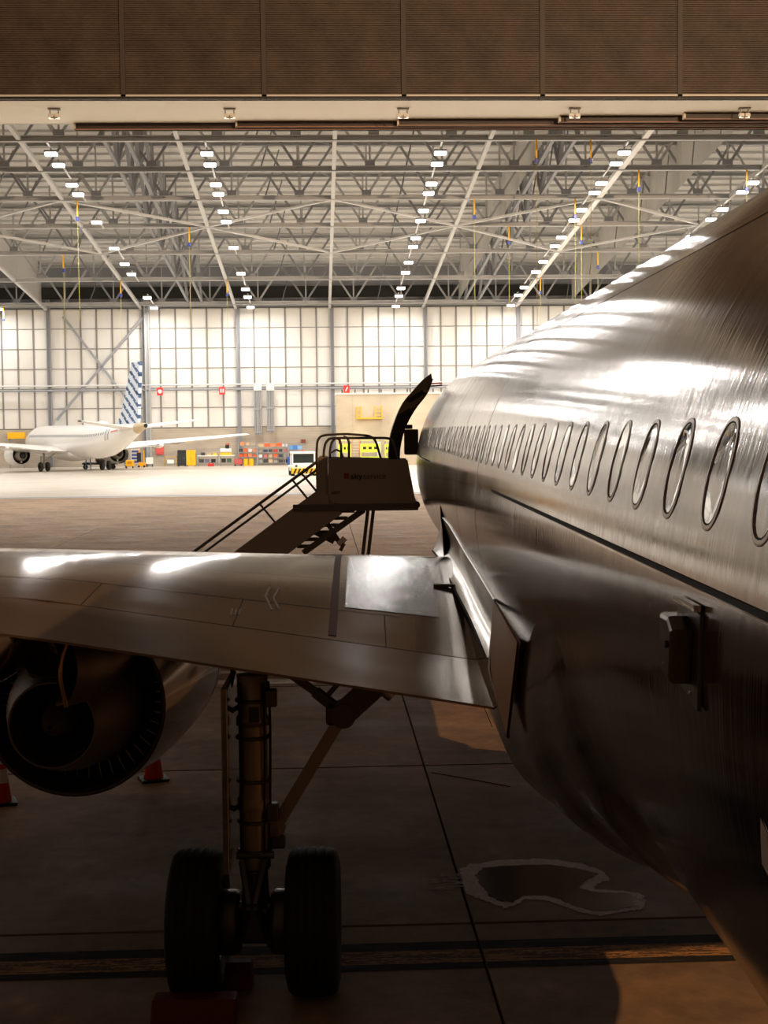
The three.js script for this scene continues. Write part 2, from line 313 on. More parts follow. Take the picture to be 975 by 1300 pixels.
for (let k = -6; k <= 5; k++) {
  const x = LX0 + k * LP; if (x < XL + 1 || x > XR - 1) continue;
  const bright = k === 2;
  const o = tag(member('roof_tie_beam', V(x, chordY(SB) + .0, -SB - .1), V(x, chordY(DB), -DB), bright ? .5 : .34, .34, bright ? M.paintWhite : M.steelLight, scene),
    bright ? 'thick white tie beam running the length of the hangar roof' : 'slim pale tie beam running the length of the roof between truss chords', 'beam', bright ? null : 'lengthwise tie beams of the roof');
  o.name = numbered('roof_tie_beam');
}
for (let k = -6; k <= 4; k++) {   // plan bracing between the third and fifth truss
  const x0 = LX0 + k * LP, x1 = x0 + LP, even = ((k % 2) + 2) % 2 === 0; if (x0 < XL || x1 > XR) continue;
  const n = (x, i) => V(x, chordY(TD[i]) - .1, -TD[i]);
  for (const i of [2, 4]) { const o = member('roof_brace', even ? n(x0, i) : n(x0, 3), even ? n(x1, 3) : n(x1, i), .34, .2, M.steelLight, scene); o.name = numbered('roof_brace'); tag(o, 'pale diagonal brace lying flat between the truss chords', 'brace', 'flat diagonal braces of the roof'); }
}
// deep lengthwise lattice girders and pale draught curtains
[[-16, 'in the roof, farther from the white tie beam'], [20, 'in the roof beside the white tie beam']].forEach(([x, w]) => {
  const t = thing('lattice_girder', 'dark lengthwise lattice girder ' + w, 'girder');
  for (let i = 0; i < TD.length - 1; i++) {
    const a = TD[i], b = TD[i + 1], m = (a + b) / 2;
    for (const s of [-.9, .9]) {
      member('girder_post', V(x + s, chordY(a) + .2, -a), V(x + s, chordY(a) + 4.8, -a), .3, .3, M.steelDark, t);
      member('girder_diagonal', V(x + s, chordY(a) + .2, -a), V(x + s, chordY(m) + 4.8, -m), .3, .28, M.steelDark, t);
      member('girder_diagonal', V(x + s, chordY(m) + 4.8, -m), V(x + s, chordY(b) + .2, -b), .3, .28, M.steelDark, t);
      member('girder_chord', V(x + s, chordY(a) + .3, -a), V(x + s, chordY(b) + .3, -b), .3, .3, M.steelDark, t);
    }
  }
});
[[18.5, 'right of the middle lamp rows'], [33.5, 'behind the white tie beam'], [-36, 'at the far left of the roof']].forEach(([x, w]) => {
  const t = thing('draught_curtain', 'pale sheet metal draught curtain hanging ' + w, 'curtain');
  for (let d = 112; d < 188; d += 4.75) {
    const e = d + 4.7, g = gridGeo(12, 1, (u, v) => { const dd = d + (e - d) * u; return V(x + (Math.round(u * 12) % 2 ? .05 : -.05), chordY(dd) + .5 + 5.0 * v, -dd); });
    mesh('curtain_sheet', g, S(0xc9c6c0, .6), t);
  }
});
// ---------------------------------------------------------------- roof lamps
const mLampBody = S(0x8f8d89, .5), mGlow = S(0xffffff, .5, 0, { emissive: new THREE.Color(1, .97, .935), emissiveIntensity: 9 });
function makeLamp() {
  const t = new THREE.Group();
  mesh('housing', rboxGeo(1.05, .16, .75, .05, 0, .27, 0), mLampBody, t);
  mesh('lamp_glass', rboxGeo(.95, .26, .65, .08, 0, .08, 0), mGlow, t);
  mesh('hanger', boxGeo(.08, .22, .08, 0, .44, 0), M.steelDark, t);
  return t;
}
const lampProto = makeLamp();
const rowWords = ['above the white airliner tail', 'left of the middle tie beam', 'right of the middle tie beam', 'along the thick white tie beam', 'beyond the thick white tie beam', 'above the white airliner nose', 'toward the left side wall', 'beside the left side wall', 'beside the right side wall'];
function lamp(x, d, r, row) {
  const t = lampProto.clone(); t.name = numbered('high_bay_lamp'); scene.add(t);
  t.position.set(x, chordY(d) - .8, -d);
  const near = TD.reduce((a, b) => Math.abs(b - d) < Math.abs(a - d) ? b : a);
  const way = Math.sign(near - d) || 1, mates = row.filter((q) => (q - d) * way > .1 && Math.abs(q - d) < Math.abs(near - d)).sort((p, q) => Math.abs(p - d) - Math.abs(q - d));
  const end = mates.length ? mates[0] - way * .375 : near;   // the channel runs to the next lamp or to the truss
  if (Math.abs(end - d) > .5) member('support_channel', V(0, .55, -way * .2), V(0, .55 + chordY(end) - chordY(d), d - end), .14, .1, M.steelLight, t);
  tag(t, 'glowing high bay lamp in the roof row ' + rowWords[r], 'lamp', 'high bay lamps ' + rowWords[r]);
  const l = new THREE.RectAreaLight(new THREE.Color(1, .97, .935), LAMP_POWER, .95, .65);
  l.position.set(x, chordY(d) - .95, -d); l.rotation.x = -Math.PI / 2; scene.add(l);
}
const rowY = [189, 203, 228, 240, 262, 275, 297, 308, 328, 341, 361, 371, 384];
const rowD = rowY.map((y) => 60614 / (711 - y));
const skip = { 0: [4, 6, 10], 1: [6, 8] };
[[-21.2, 0], [-8.8, 1], [10, 2], [25, 3], [38.5, 4], [-41, 5], [-54, 6], [-68, 7], [53, 8]].forEach(([x, r]) => { const row = rowD.filter((d, i) => !(skip[r] || []).includes(i) && !(r > 4 && i % (r === 6 || r === 7 ? 3 : 2))); row.forEach((d) => lamp(x, d, r, row)); });
// safety lines on retracting blocks
function lifeline(px, py, d, len) {
  const p = atD(px, py, d), t = thing('safety_lifeline', 'safety line with yellow strap and blue block hanging from the ' + ['first', 'second', 'third', 'fourth', 'fifth', 'sixth', 'last'][TD.findIndex((q) => Math.abs(q - d) < .5)] + ' truss', 'lifeline', [p.x, chordY(d) - .2, p.z], 0, 'safety lifelines under truss ' + TD.findIndex((q) => Math.abs(q - d) < .5));
  mesh('yellow_strap', boxGeo(.14, 1.5, .05, 0, -.75, 0), M.yellow, t);
  mesh('block', rboxGeo(.3, .42, .2, .06, 0, -1.7, 0), S(0x2e3f93, .4), t);
  mesh('line', boxGeo(.035, len, .035, 0, -1.9 - len / 2, 0), S(0xb3a85a, .6), t);
}
[[98, 258, 2, 9], [240, 289, 3, 8], [80, 322, 4, 8], [153, 355, 5, 5], [4, 383, 6, 4], [288, 355, 5, 4], [602, 255, 2, 12], [681, 181, 0, 14], [750, 180, 0, 15], [811, 214, 1, 11], [948, 214, 1, 7], [646, 288, 3, 10], [738, 285, 3, 7], [759, 318, 4, 4], [686, 350, 5, 8], [730, 252, 2, 10]].forEach(([x, y, i, l]) => lifeline(x, y, TD[i] - .25, l));
// ---------------------------------------------------------------- the dark airliner
const AT = -1.936 * D2R, XC = 2.88;
const acQ = new THREE.Quaternion().setFromAxisAngle(V(0, 1, 0), AT), acQi = acQ.clone().invert();
const acPos = V(XC, 0, 0).applyQuaternion(acQ);
const AC = thing('airliner', 'large dark unpainted twin-engine airliner parked nose towards the hangar', 'airplane', [acPos.x, 0, acPos.z], AT);
const CAM = V(-XC, 4.55, 0);
const lray = (px, py) => ray(px, py).applyQuaternion(acQi);
const lz = (px, py, d) => { const r = lray(px, py); return r.multiplyScalar(d / -r.z).add(CAM); };     // at distance d along the aircraft's axis
const lx = (px, py, x) => { const r = lray(px, py); return r.multiplyScalar((x + XC) / r.x).add(CAM); };
const NOSE = 29.2, sz = (s) => s < 6.5 ? -(NOSE + 4 - s) : -(NOSE - s);   // station from the nose to local z
const FA = 1.975, FB = 2.07, FCY = 3.87;
// fuselage section: half width, half height, centre height
const fusTab = [[0, .02, .02, 3.3], [.15, .34, .34, 3.3], [.5, .66, .64, 3.33], [1.1, 1.02, 1.0, 3.4], [1.9, 1.35, 1.36, 3.53], [2.8, 1.62, 1.68, 3.7], [3.8, 1.81, 1.9, 3.82], [5, 1.93, 2.03, 3.87], [6.2, FA, FB, FCY], [31, FA, FB, FCY], [33, 1.7, 1.75, 4.1], [35, 1.1, 1.15, 4.5], [37, .4, .45, 4.95], [37.57, .2, .22, 5.05]];
function fus(s) {
  let i = 0; while (i < fusTab.length - 2 && s > fusTab[i + 1][0]) i++;
  const a = fusTab[i], b = fusTab[i + 1], t = Math.min(1, Math.max(0, (s - a[0]) / (b[0] - a[0])));
  return [1, 2, 3].map((k) => a[k] + (b[k] - a[k]) * t);
}
function fusP(s, phi, off = 0) { const [a, b, c] = fus(s); return V((a + off) * Math.cos(phi), c + (b + off) * Math.sin(phi), sz(s)); }
function fusC(s, phi, off = 0) { return V((FA + off) * Math.cos(phi), FCY + (FB + off) * Math.sin(phi), -(NOSE - s)); }   // on the straight barrel
const phiAt = (h, s = 20) => Math.PI - Math.asin((h - fus(s)[2]) / fus(s)[1]);   // left side
// sanded metal-primer skin: fine streaks run round the barrel
const skinBump = tex(1024, (u, v) => { const f = vnoise(u * 256, v * 4, 256, 4, 7), g = vnoise(u * 60, v * 3, 60, 3, 9), h = fbm(u, v, 3, 5, 4, 13); return .5 + .34 * (f - .5) + .3 * (g - .5) + .55 * (h - .5); }, false, [1 / 2.4, 1 / 3.2]);
const skinRough = tex(512, (u, v) => { const f = vnoise(u * 128, v * 3, 128, 3, 17), h = fbm(u, v, 4, 6, 5, 19); return .125 + .05 * (f - .5) + .05 * (h - .5); }, false, [1 / 3.1, 1 / 4.3]);
const skinTone = tex(512, (u, v) => { const f = vnoise(u * 90, v * 4, 90, 4, 27), h = fbm(u, v, 5, 7, 4, 29), k = .82 + .14 * (f - .5) + .26 * (h - .5); return [k, k * .985, k * .965]; }, true, [1 / 3.7, 1 / 2.9]);
const mSkin = P({ color: new THREE.Color().setRGB(.39, .365, .34), metalness: .95, roughness: 1, roughnessMap: skinRough, map: skinTone, bumpMap: skinBump, bumpScale: .0006 });
const mSkinLow = P({ color: new THREE.Color().setRGB(.40, .375, .35), metalness: .9, roughness: 1, roughnessMap: skinRough, map: skinTone, bumpMap: skinBump, bumpScale: .0004 });
const mSilver = P({ color: new THREE.Color().setRGB(.72, .69, .65), metalness: 1, roughness: .26, bumpMap: skinBump, bumpScale: .002 });
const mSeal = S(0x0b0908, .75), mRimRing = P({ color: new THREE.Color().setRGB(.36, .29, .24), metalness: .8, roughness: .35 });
const mPane = P({ color: new THREE.Color().setRGB(.74, .76, .8), roughness: .02, metalness: .92 });
const mComposite = S(0x3f3024, .55), mDarkMetal = P({ color: new THREE.Color().setRGB(.10, .085, .07), metalness: .7, roughness: .42 }), mGearSteel = P({ color: new THREE.Color().setRGB(.30, .235, .17), metalness: .55, roughness: .4 });
{
  const st = [0, .05, .15, .3, .5, .8, 1.1, 1.5, 1.9, 2.3, 2.8, 3.3, 3.8, 4.4, 5, 5.6, 6.2]; for (let s = 7; s <= 31; s += 1) st.push(s); st.push(32, 33, 34, 35, 36, 37, 37.57);
  // smooth the nose table with a spline on the sampled stations
  const g = gridGeo(st.length - 1, 96, (u, v) => fusP(st[Math.round(u * (st.length - 1))], Math.PI / 2 + v * Math.PI * 2), (u, v) => [st[Math.round(u * (st.length - 1))], v * 12.7]);
  const fuselage = mesh('fuselage', g, mSkin, AC); fuselage.userData.label = 'dark sanded metal fuselage barrel';
  // raised lap joints round the barrel
  [3.4, 6.1, 8.9, 11.6, 14.3, 17.0].forEach((s) => {
    mesh('skin_lap', gridGeo(1, 60, (u, v) => fusC(s + u * .05, Math.PI * .45 + v * Math.PI * .95, .0022), (u, v) => [s + u * .05, v * 6]), mSkinLow, fuselage);
  });
  // dark strip painted as groove shade along the side, and its shorter twin forward
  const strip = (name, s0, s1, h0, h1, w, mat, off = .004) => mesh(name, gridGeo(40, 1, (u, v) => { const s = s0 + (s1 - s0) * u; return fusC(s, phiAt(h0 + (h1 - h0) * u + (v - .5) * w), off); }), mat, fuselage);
  strip('seam_groove_shade', 18.6, 28.4, 4.085, 4.115, .016, mSeal); strip('seam_groove_shade', 3.4, 8.0, 4.06, 4.06, .02, mSeal);
  strip('seam_edge', 18.6, 28.4, 4.069, 4.099, .010, mSkinLow, .002);
  strip('rivet_band', 8, 28.6, 5.36, 5.36, .05, mSkinLow, .0018);
}
// cabin windows
{
  const HW = 4.418, wgeo = (() => {   // oval frame ring, local: x along the fuselage, y up, z outwards
    const oval = (rx, ry, n = 28) => [...Array(n)].map((_, i) => { const t = i / n * Math.PI * 2, c = Math.cos(t), s = Math.sin(t), e = .84; return [rx * Math.sign(c) * Math.abs(c) ** e, ry * Math.sign(s) * Math.abs(s) ** e]; });
    const s = new THREE.Shape(oval(.112, .160).map((p) => new THREE.Vector2(...p))); s.holes.push(new THREE.Path(oval(.103, .150).map((p) => new THREE.Vector2(...p))));
    const frame = new THREE.ExtrudeGeometry(s, { depth: .002, bevelEnabled: true, bevelSize: .006, bevelThickness: .002, bevelSegments: 2 });
    const pane = new THREE.ShapeGeometry(new THREE.Shape(oval(.1035, .1505).map((p) => new THREE.Vector2(...p))));
    const gs = new THREE.Shape(oval(.1035, .1505).map((p) => new THREE.Vector2(...p))); gs.holes.push(new THREE.Path(oval(.0995, .1455).map((p) => new THREE.Vector2(...p))));
    return { frame, pane, gasket: new THREE.ExtrudeGeometry(gs, { depth: .001, bevelEnabled: false }) };
  })();
  // bend the ring a little to the barrel
  for (const k of ['frame', 'pane', 'gasket']) { const p = wgeo[k].attributes.position; for (let i = 0; i < p.count; i++) { const y = p.getY(i); p.setZ(i, p.getZ(i) - y * y / (2 * (k === 'pane' ? 2.6 : 2.0))); } wgeo[k].computeVertexNormals(); }
  const phi = phiAt(HW), sFirst = NOSE - FOC * (XC - Math.abs(FA * Math.cos(phi))) / (914 - 469);
  for (let k = -2; k < 50; k++) {
    const s = sFirst - k * .533; if (s < 2.6) break;
    const fr = mesh('cabin_window', wgeo.frame, mRimRing, AC), p = fusC(s, phi, -.001);
    const nrm = V(Math.cos(phi) / FA, Math.sin(phi) / FB, 0).normalize();
    fr.position.copy(p); fr.quaternion.setFromRotationMatrix(new THREE.Matrix4().makeBasis(V(0, 0, 1), nrm.clone().cross(V(0, 0, 1)), nrm));
    const pane = mesh('pane', wgeo.pane, mPane, fr); pane.position.z = .0015; pane.rotation.set(rr(-.02, .02), rr(-.022, .022), 0);
    const gk = mesh('gasket', wgeo.gasket, mSeal, fr); gk.position.z = .0032;
  }
}
// wing-body fairing
{
  const tab = [[10.2, 0], [10.9, .5], [12.2, 1], [18.8, 1], [20.3, .74], [21.5, .36], [22.6, 0]];   // how far it stands out
  const amt = (s) => { let i = 0; while (i < tab.length - 2 && s > tab[i + 1][0]) i++; const t = Math.min(1, Math.max(0, (s - tab[i][0]) / (tab[i + 1][0] - tab[i][0]))), u = t * t * (3 - 2 * t); return tab[i][1] + (tab[i + 1][1] - tab[i][1]) * u; };
  const g = gridGeo(44, 56, (u, v) => {
    const s = 10.2 + 12.4 * u, k = amt(s), ang = Math.PI * (1.0 + .985 * (v - .0076)), c = Math.cos(ang), sn = Math.sin(ang);
    const base = V(FA * c * .985, FCY + FB * sn * .985, 0);
    const e = .55, bx = 1.97 * Math.sign(c) * Math.abs(c) ** e, by = 2.9 - 1.26 * Math.abs(sn) ** e;
    const w = k; return V(base.x + (bx - base.x) * w, base.y + (by - base.y) * w, sz(s));
  }, (u, v) => [12.4 * u, 7 * v]);
  const fairing = mesh('belly_fairing', g, mSkinLow, AC);
  mesh('panel_gap', gridGeo(30, 1, (u, v) => { const s = 12.4 + 6.2 * u; return V(-1.973, 2.3 + (v - .5) * .014, sz(s)); }), mSeal, fairing);
}
// ---- wing surfaces
const C0 = [0, .012, .04, .09, .16, .3, .5, .8, 1];
const UR = [2.70, 2.83, 2.93, 2.99, 3.01, 2.95, 2.81, 2.555, 2.44], UO = [3.02, 3.11, 3.19, 3.25, 3.285, 3.315, 3.285, 3.17, 3.05];
const LR = [2.70, 2.60, 2.50, 2.38, 2.27, 2.12, 2.04, 2.30, 2.42], LO = [3.02, 2.95, 2.89, 2.82, 2.75, 2.66, 2.64, 2.88, 3.03];
function tab(T, c) { let i = 0; while (i < C0.length - 2 && c > C0[i + 1]) i++; const t = (c - C0[i]) / (C0[i + 1] - C0[i]); const m = (a, b, d) => { const h1 = C0[b] - C0[a]; return (T[b] - T[a]) / h1; }; const s0 = i > 0 ? m(i - 1, i + 1) : m(0, 1), s1 = i < C0.length - 2 ? m(i, i + 2) : m(i, i + 1), h = C0[i + 1] - C0[i]; const t2 = t * t, t3 = t2 * t; return (2 * t3 - 3 * t2 + 1) * T[i] + (t3 - 2 * t2 + t) * h * s0 + (-2 * t3 + 3 * t2) * T[i + 1] + (t3 - t2) * h * s1; }
const leS = (y) => 11.25 + .51 * (y - 2), teS = (y) => y < 6.4 ? 18.5 : 18.5 + .30 * (y - 6.4);
function wingH(y, c, lower) {
  const R = tab(lower ? LR : UR, c), O = tab(lower ? LO : UO, c), k = (y - 2) / 3.66;
  if (y <= 5.66) return R + (O - R) * k;
  const f = Math.max(.25, 1 - (y - 5.66) / 15), mid = (tab(UO, c) + tab(LO, c)) / 2; return mid + (O - mid) * f + (y - 5.66) * .088;
}
function wingP(y, c, off = 0, lower = false) { return V(-y, wingH(y, c, lower) + off, sz(leS(y) + (teS(y) - leS(y)) * c)); }
function onWing(px, py) {   // pixel -> [y, c] on the upper surface
  const r = lray(px, py); let best = null;
  for (let d = 9; d < 19; d += .02) { const p = r.clone().multiplyScalar(d / -r.z).add(CAM), y = -p.x, s = NOSE - d, c = (s - leS(y)) / (teS(y) - leS(y)); if (y > 1.5 && c > 0 && c < 1 && p.y <= wingH(y, c)) { best = [y, c]; break; } }
  return best || [3, .5];
}
const mWing = P({ color: new THREE.Color().setRGB(.2, .15, .115), metalness: .42, roughness: 1, roughnessMap: tex(256, (u, v) => .125 + .06 * (fbm(u, v, 4, 8, 5, 131) - .5), false, [1 / 2.2, 1 / 3]), bumpMap: skinBump, bumpScale: .0003 });
function wingSolid(y0, y1, c0, c1, ny = 16, nc = 26) {   // closed solid between chord fractions
  const cs = []; for (let i = 0; i <= nc; i++) { let t = i / nc; if (c0 === 0) t = t * t; cs.push(c0 + (c1 - c0) * t); }
  const loop = [...cs.map((c) => [c, 0]), ...cs.slice().reverse().map((c) => [c, 1])]; loop.push(loop[0]);
  const n = loop.length - 1, g = gridGeo(n, ny, (u, v) => { const [c, l] = loop[Math.round(u * n)], y = y0 + (y1 - y0) * v; return wingP(y, c, 0, !!l); }, (u, v) => { const [c] = loop[Math.round(u * n)]; return [(y0 + (y1 - y0) * v), c * 6]; });
  const caps = [y0, y1].map((y) => gridGeo(nc, 1, (u, v) => wingP(y, cs[Math.round(u * nc)], 0, v > .5)));
  return toCreasedNormals(merge([g, ...caps]), .7);
}
{
  const wing = mesh('wing', merge([wingSolid(1.6, 6.4, 0, .795, 18, 40), wingSolid(6.4, 17, 0, .795, 12, 30)]), mWing, AC); wing.userData.label = 'dark metal left wing';
  mesh('flap', wingSolid(1.9, 6.38, .7985, 1, 8, 10), mWing, AC);
  mesh('flap', wingSolid(6.42, 13, .7985, 1, 8, 10), mWing, AC);
  // slat step and panel seams as fine sealed gaps
  const seam = (ya, yb, ca, cb, w, mat = mSeal) => mesh('panel_seam', gridGeo(24, 1, (u, v) => { const y = ya + (yb - ya) * u, c = ca + (cb - ca) * u + (v - .5) * w; return wingP(y, c, .003); }), mat, wing);
  seam(2.6, 9, .63, .62, .0022); seam(2.6, 9, .17, .17, .0022, mSkinLow); seam(2.3, 9, .42, .40, .0014, mSkinLow);
  const chordSeam = (y, c0, c1, w = .008, mat = mSeal) => mesh('panel_seam', gridGeo(20, 1, (u, v) => wingP(y + (v - .5) * w, c0 + (c1 - c0) * u, .003)), mat, wing);
  chordSeam(4.05, .63, .795); chordSeam(5.3, .63, .795); chordSeam(2.75, .63, .795);
  // red edged walkway
  const grit = tex(512, (u, v) => { const a = vnoise(u * 128, v * 128, 128, 128, 141), b = fbm(u, v, 10, 40, 3, 143); return .35 + .65 * Math.max(0, a * .8 + b * .5 - .45); }, false, [2.2, 2.2]);
  const [wy0] = onWing(440, 740), [wy1] = [2.22];
  mesh('walkway', gridGeo(24, 30, (u, v) => wingP(wy1 + (wy0 - wy1) * u, .05 + .56 * v, .004), (u, v) => [(wy0 - wy1) * u, 3.6 * v]), P({ color: new THREE.Color().setRGB(.10, .085, .07), metalness: .42, roughness: .17, bumpMap: grit, bumpScale: .0012 }), wing).userData.label = 'rough non-slip walkway panel';
  const a = onWing(429, 706), b = onWing(437, 775);
  mesh('red_stripe', gridGeo(20, 1, (u, v) => wingP(a[0] + (b[0] - a[0]) * u * .3 + (v - .5) * .07, .03 + (b[1] - .03) * u * 1.25, .0055)), S(0x6e2b22, .6), wing);
  // thin painted brackets and small stencil marks
  const mMark = S(0xe2dcd2, .6);
  const markLine = (pts, w = .02) => { const q = pts.map(([x, y]) => onWing(x, y)); for (let i = 0; i < q.length - 1; i++) mesh('painted_mark', gridGeo(6, 1, (u, v) => { const y = q[i][0] + (q[i + 1][0] - q[i][0]) * u, c = q[i][1] + (q[i + 1][1] - q[i][1]) * u; return wingP(y + (v - .5) * w, c, .004); }), mMark, wing); };
  markLine([[343, 745], [337, 757], [345, 775]]); markLine([[355, 746], [347, 760], [354, 774]]);
  for (const x of [294, 299, 304]) markLine([[x + 1, 774], [x - 1, 781]], .012);
  // small mast foot at the root
  const f = onWing(564, 746), fp = wingP(f[0], f[1], .004); mesh('root_step', boxGeo(.22, .03, .1, fp.x, fp.y + .015, fp.z), mDarkMetal, wing);
}
function onFus(px, py, off = 0) {   // pixel -> point on the barrel's left side
  const r = lray(px, py); for (let d = 2.5; d < 30; d += .004) { const p = r.clone().multiplyScalar(d / -r.z).add(CAM); if ((p.x / (FA + off)) ** 2 + ((p.y - FCY) / (FB + off)) ** 2 <= 1) return p; } return lz(px, py, 12);
}
// ---- root fillet: upper edge on the barrel, lower edge on the wing
{
  const up = [[561, 656, 18.4], [571, 668, 17.0], [590, 700, 14.3], [608, 729, 12.4], [628, 762, 10.95]], lo = [[549, 699, 19.1], [556, 708, 17.7], [574, 742, 15.0], [598, 790, 13.0], [617, 836, 11.35]];
  const mk = (T) => new THREE.CatmullRomCurve3(T.map(([x, y, d]) => lz(x, y, d)));
  const cu = new THREE.CatmullRomCurve3(up.map(([x, y]) => onFus(x, y, .006))), cl = mk(lo);
  mesh('root_fillet', gridGeo(30, 10, (u, v) => {
    const a = cu.getPoint(u), b = cl.getPoint(u), w = Math.sin(v * Math.PI) * .11 * Math.min(1, .15 + u * 5);
    const p = a.clone().lerp(b, v); p.x += w * .9; p.y -= w * .75; return p;
  }, (u, v) => [u * 8, v]), mSilver, AC).userData.label = 'bright bare metal wing root fillet';
  mesh('fillet_edge', tubeGeo(cu.getPoints(20), .012, 30, 6), mSilver, AC);
  mesh('fillet_seal', tubeGeo(cl.getPoints(20), .012, 30, 6), mSeal, AC);
  // pale primer end panel
  const q = [onFus(628, 762, .006), onFus(659, 815, .1), lx(645, 935, -2.0), lx(622, 852, -2.03)];
  const bow = (p, u, v, k) => { p.x -= k + .035 * Math.sin(u * Math.PI) * Math.sin(v * Math.PI); return p; };
  const front = gridGeo(6, 6, (u, v) => bow(q[0].clone().lerp(q[1], u).lerp(q[3].clone().lerp(q[2], u), v), u, v, .012));
  const back = gridGeo(6, 6, (u, v) => { const p = q[1].clone().lerp(q[0], u).lerp(q[2].clone().lerp(q[3], u), v); p.x += .008; return p; });
  mesh('fillet_panel', merge([front, back]), S(0xc9a27c, .55), AC).userData.label = 'brown primed fairing panel at the wing root';
  mesh('fillet_panel_edge', tubeGeo([q[0], q[0].clone().lerp(q[3], .5), q[3], q[2]], .014, 20, 6, .1), S(0x8a5a2c, .45), AC);
}
// ---- vent housing low on the side
{
  const s = NOSE - 4.0, phi = phiAt(3.93), nrm = V(Math.cos(phi) / FA, Math.sin(phi) / FB, 0).normalize(), o = new THREE.Group();
  const box = mesh('vent_housing', polyGeo([[-.13, -.115], [.15, -.16], [.15, .10], [.0, .115], [-.13, .10]], .008, .002), mDarkMetal, AC);
  box.position.copy(fusP(s, phi, .0)); box.quaternion.setFromRotationMatrix(new THREE.Matrix4().makeBasis(V(0, 0, 1), nrm.clone().cross(V(0, 0, 1)), nrm));
  const hood = polyGeo([[-.07, -.07], [.06, -.085], [.07, .045], [.02, .07], [-.07, .068]], .045, .014);
  mesh('hood', hood, P({ color: new THREE.Color().setRGB(.10, .085, .075), metalness: .8, roughness: .25 }), box).position.z = .014;
  mesh('top_lip', boxGeo(.26, .018, .02, .0, .118, .012), mSilver, box);
  mesh('drain_hole', new THREE.CylinderGeometry(.010, .010, .012, 16).rotateX(Math.PI / 2).translate(.035, .005, .073), mSeal, box);
  for (const [x, y] of [[.0, -.055], [.075, -.125]]) mesh('bolt', new THREE.SphereGeometry(.005, 8, 6).translate(x, y, y < -.1 ? .012 : .073), mSilver, box);
}
// ---- registration letter at the frame's edge: an upright stroke and a slanting one
{
  const mLet = S(0xd8cfc8, .5), P0 = (px, py) => { const r = lray(px, py); for (let d = 2.5; d < 5; d += .002) { const p = r.clone().multiplyScalar(d / -r.z).add(CAM); if ((p.x / FA) ** 2 + ((p.y - FCY) / FB) ** 2 <= 1) return [NOSE - d, Math.PI + Math.asin(-(p.y - FCY) / FB)]; } return [26, Math.PI]; };
  const quad = (a, b, c, d) => gridGeo(4, 4, (u, v) => { const e = [0, 1].map((k) => (a[k] * (1 - u) + b[k] * u) * (1 - v) + (d[k] * (1 - u) + c[k] * u) * v); return fusP(e[0], e[1], .003); });
  const A = P0(967, 1038), B = P0(974, 1046), C = P0(974, 1100), D = P0(969, 1096);
  const st = [A[0] + .075, B[1]];
  mesh('registration_letter', merge([quad(A, [A[0] + .05, A[1] + .012], [D[0] + .06, D[1] + .012], D), quad([A[0] + .02, A[1]], [A[0] + .09, A[1] + .01], [A[0] + .28, D[1] + .01], [A[0] + .2, D[1]]), quad([A[0] + .22, A[1]], [A[0] + .28, A[1]], [D[0] + .28, D[1]], [D[0] + .22, D[1]])]), mLet, AC).userData.label = 'white registration letter';
}
// ---- forward door, swung open
{
  const dd = 29.6, base = [];
  const outer = [[547, 475], [538, 482], [527, 494], [512, 512], [501, 537], [496, 555], [494, 576], [494, 602], [497, 624]], inner = [[548, 481], [541, 499], [526, 519], [513, 543], [507, 566], [506, 577], [506, 602], [509, 624]];
  const sp = (T) => new THREE.CatmullRomCurve3(T.map(([x, y]) => lz(x, y, dd))).getPoints(24).map((p) => [p.x, p.y]);
  const dg = polyGeo([...sp(outer), ...sp(inner).reverse()], .82, .012).translate(0, 0, -dd - .8);
  const door = mesh('cabin_door', dg, S(0x2b2622, .5), AC); door.userData.label = 'open curved forward cabin door';
  const inn = sp(inner);
  for (let k = 3; k < 22; k += 4) mesh('door_rib', boxGeo(.09, .06, .55, inn[k][0] - .05, inn[k][1], -dd + .02), mDarkMetal, door);
  mesh('door_seal', tubeGeo(inn.map(([x, y]) => V(x + .015, y, -dd + .03)), .018, 40, 6), mSeal, door);
  const top = lz(546, 486, dd);
  for (const dy of [0, -.05]) mesh('red_stay', rodGeo(V(top.x, top.y + dy - .02, top.z), V(top.x + .25, top.y + dy, top.z - .1), .014), dy ? M.black : M.red, door);
  const h0 = lz(513, 545, dd - .2), h1 = lz(531, 577, dd - .2); mesh('hinge_arm', rboxGeo(h1.x - h0.x, h0.y - h1.y, .36, .03, (h0.x + h1.x) / 2, (h0.y + h1.y) / 2, -dd + .2), S(0x4a3d34, .55), door);
  mesh('hinge_cap', rboxGeo(.14, .09, .3, .02, h0.x + .1, h0.y + .05, -dd + .2), M.black, door);
  mesh('jamb_frame', gridGeo(16, 1, (u, v) => fusP(4.35, phiAt(3.45 + 1.9 * u, 4.35), .006 + .0 * v).add(V(0, 0, .08 * v))), mSeal, AC);
}
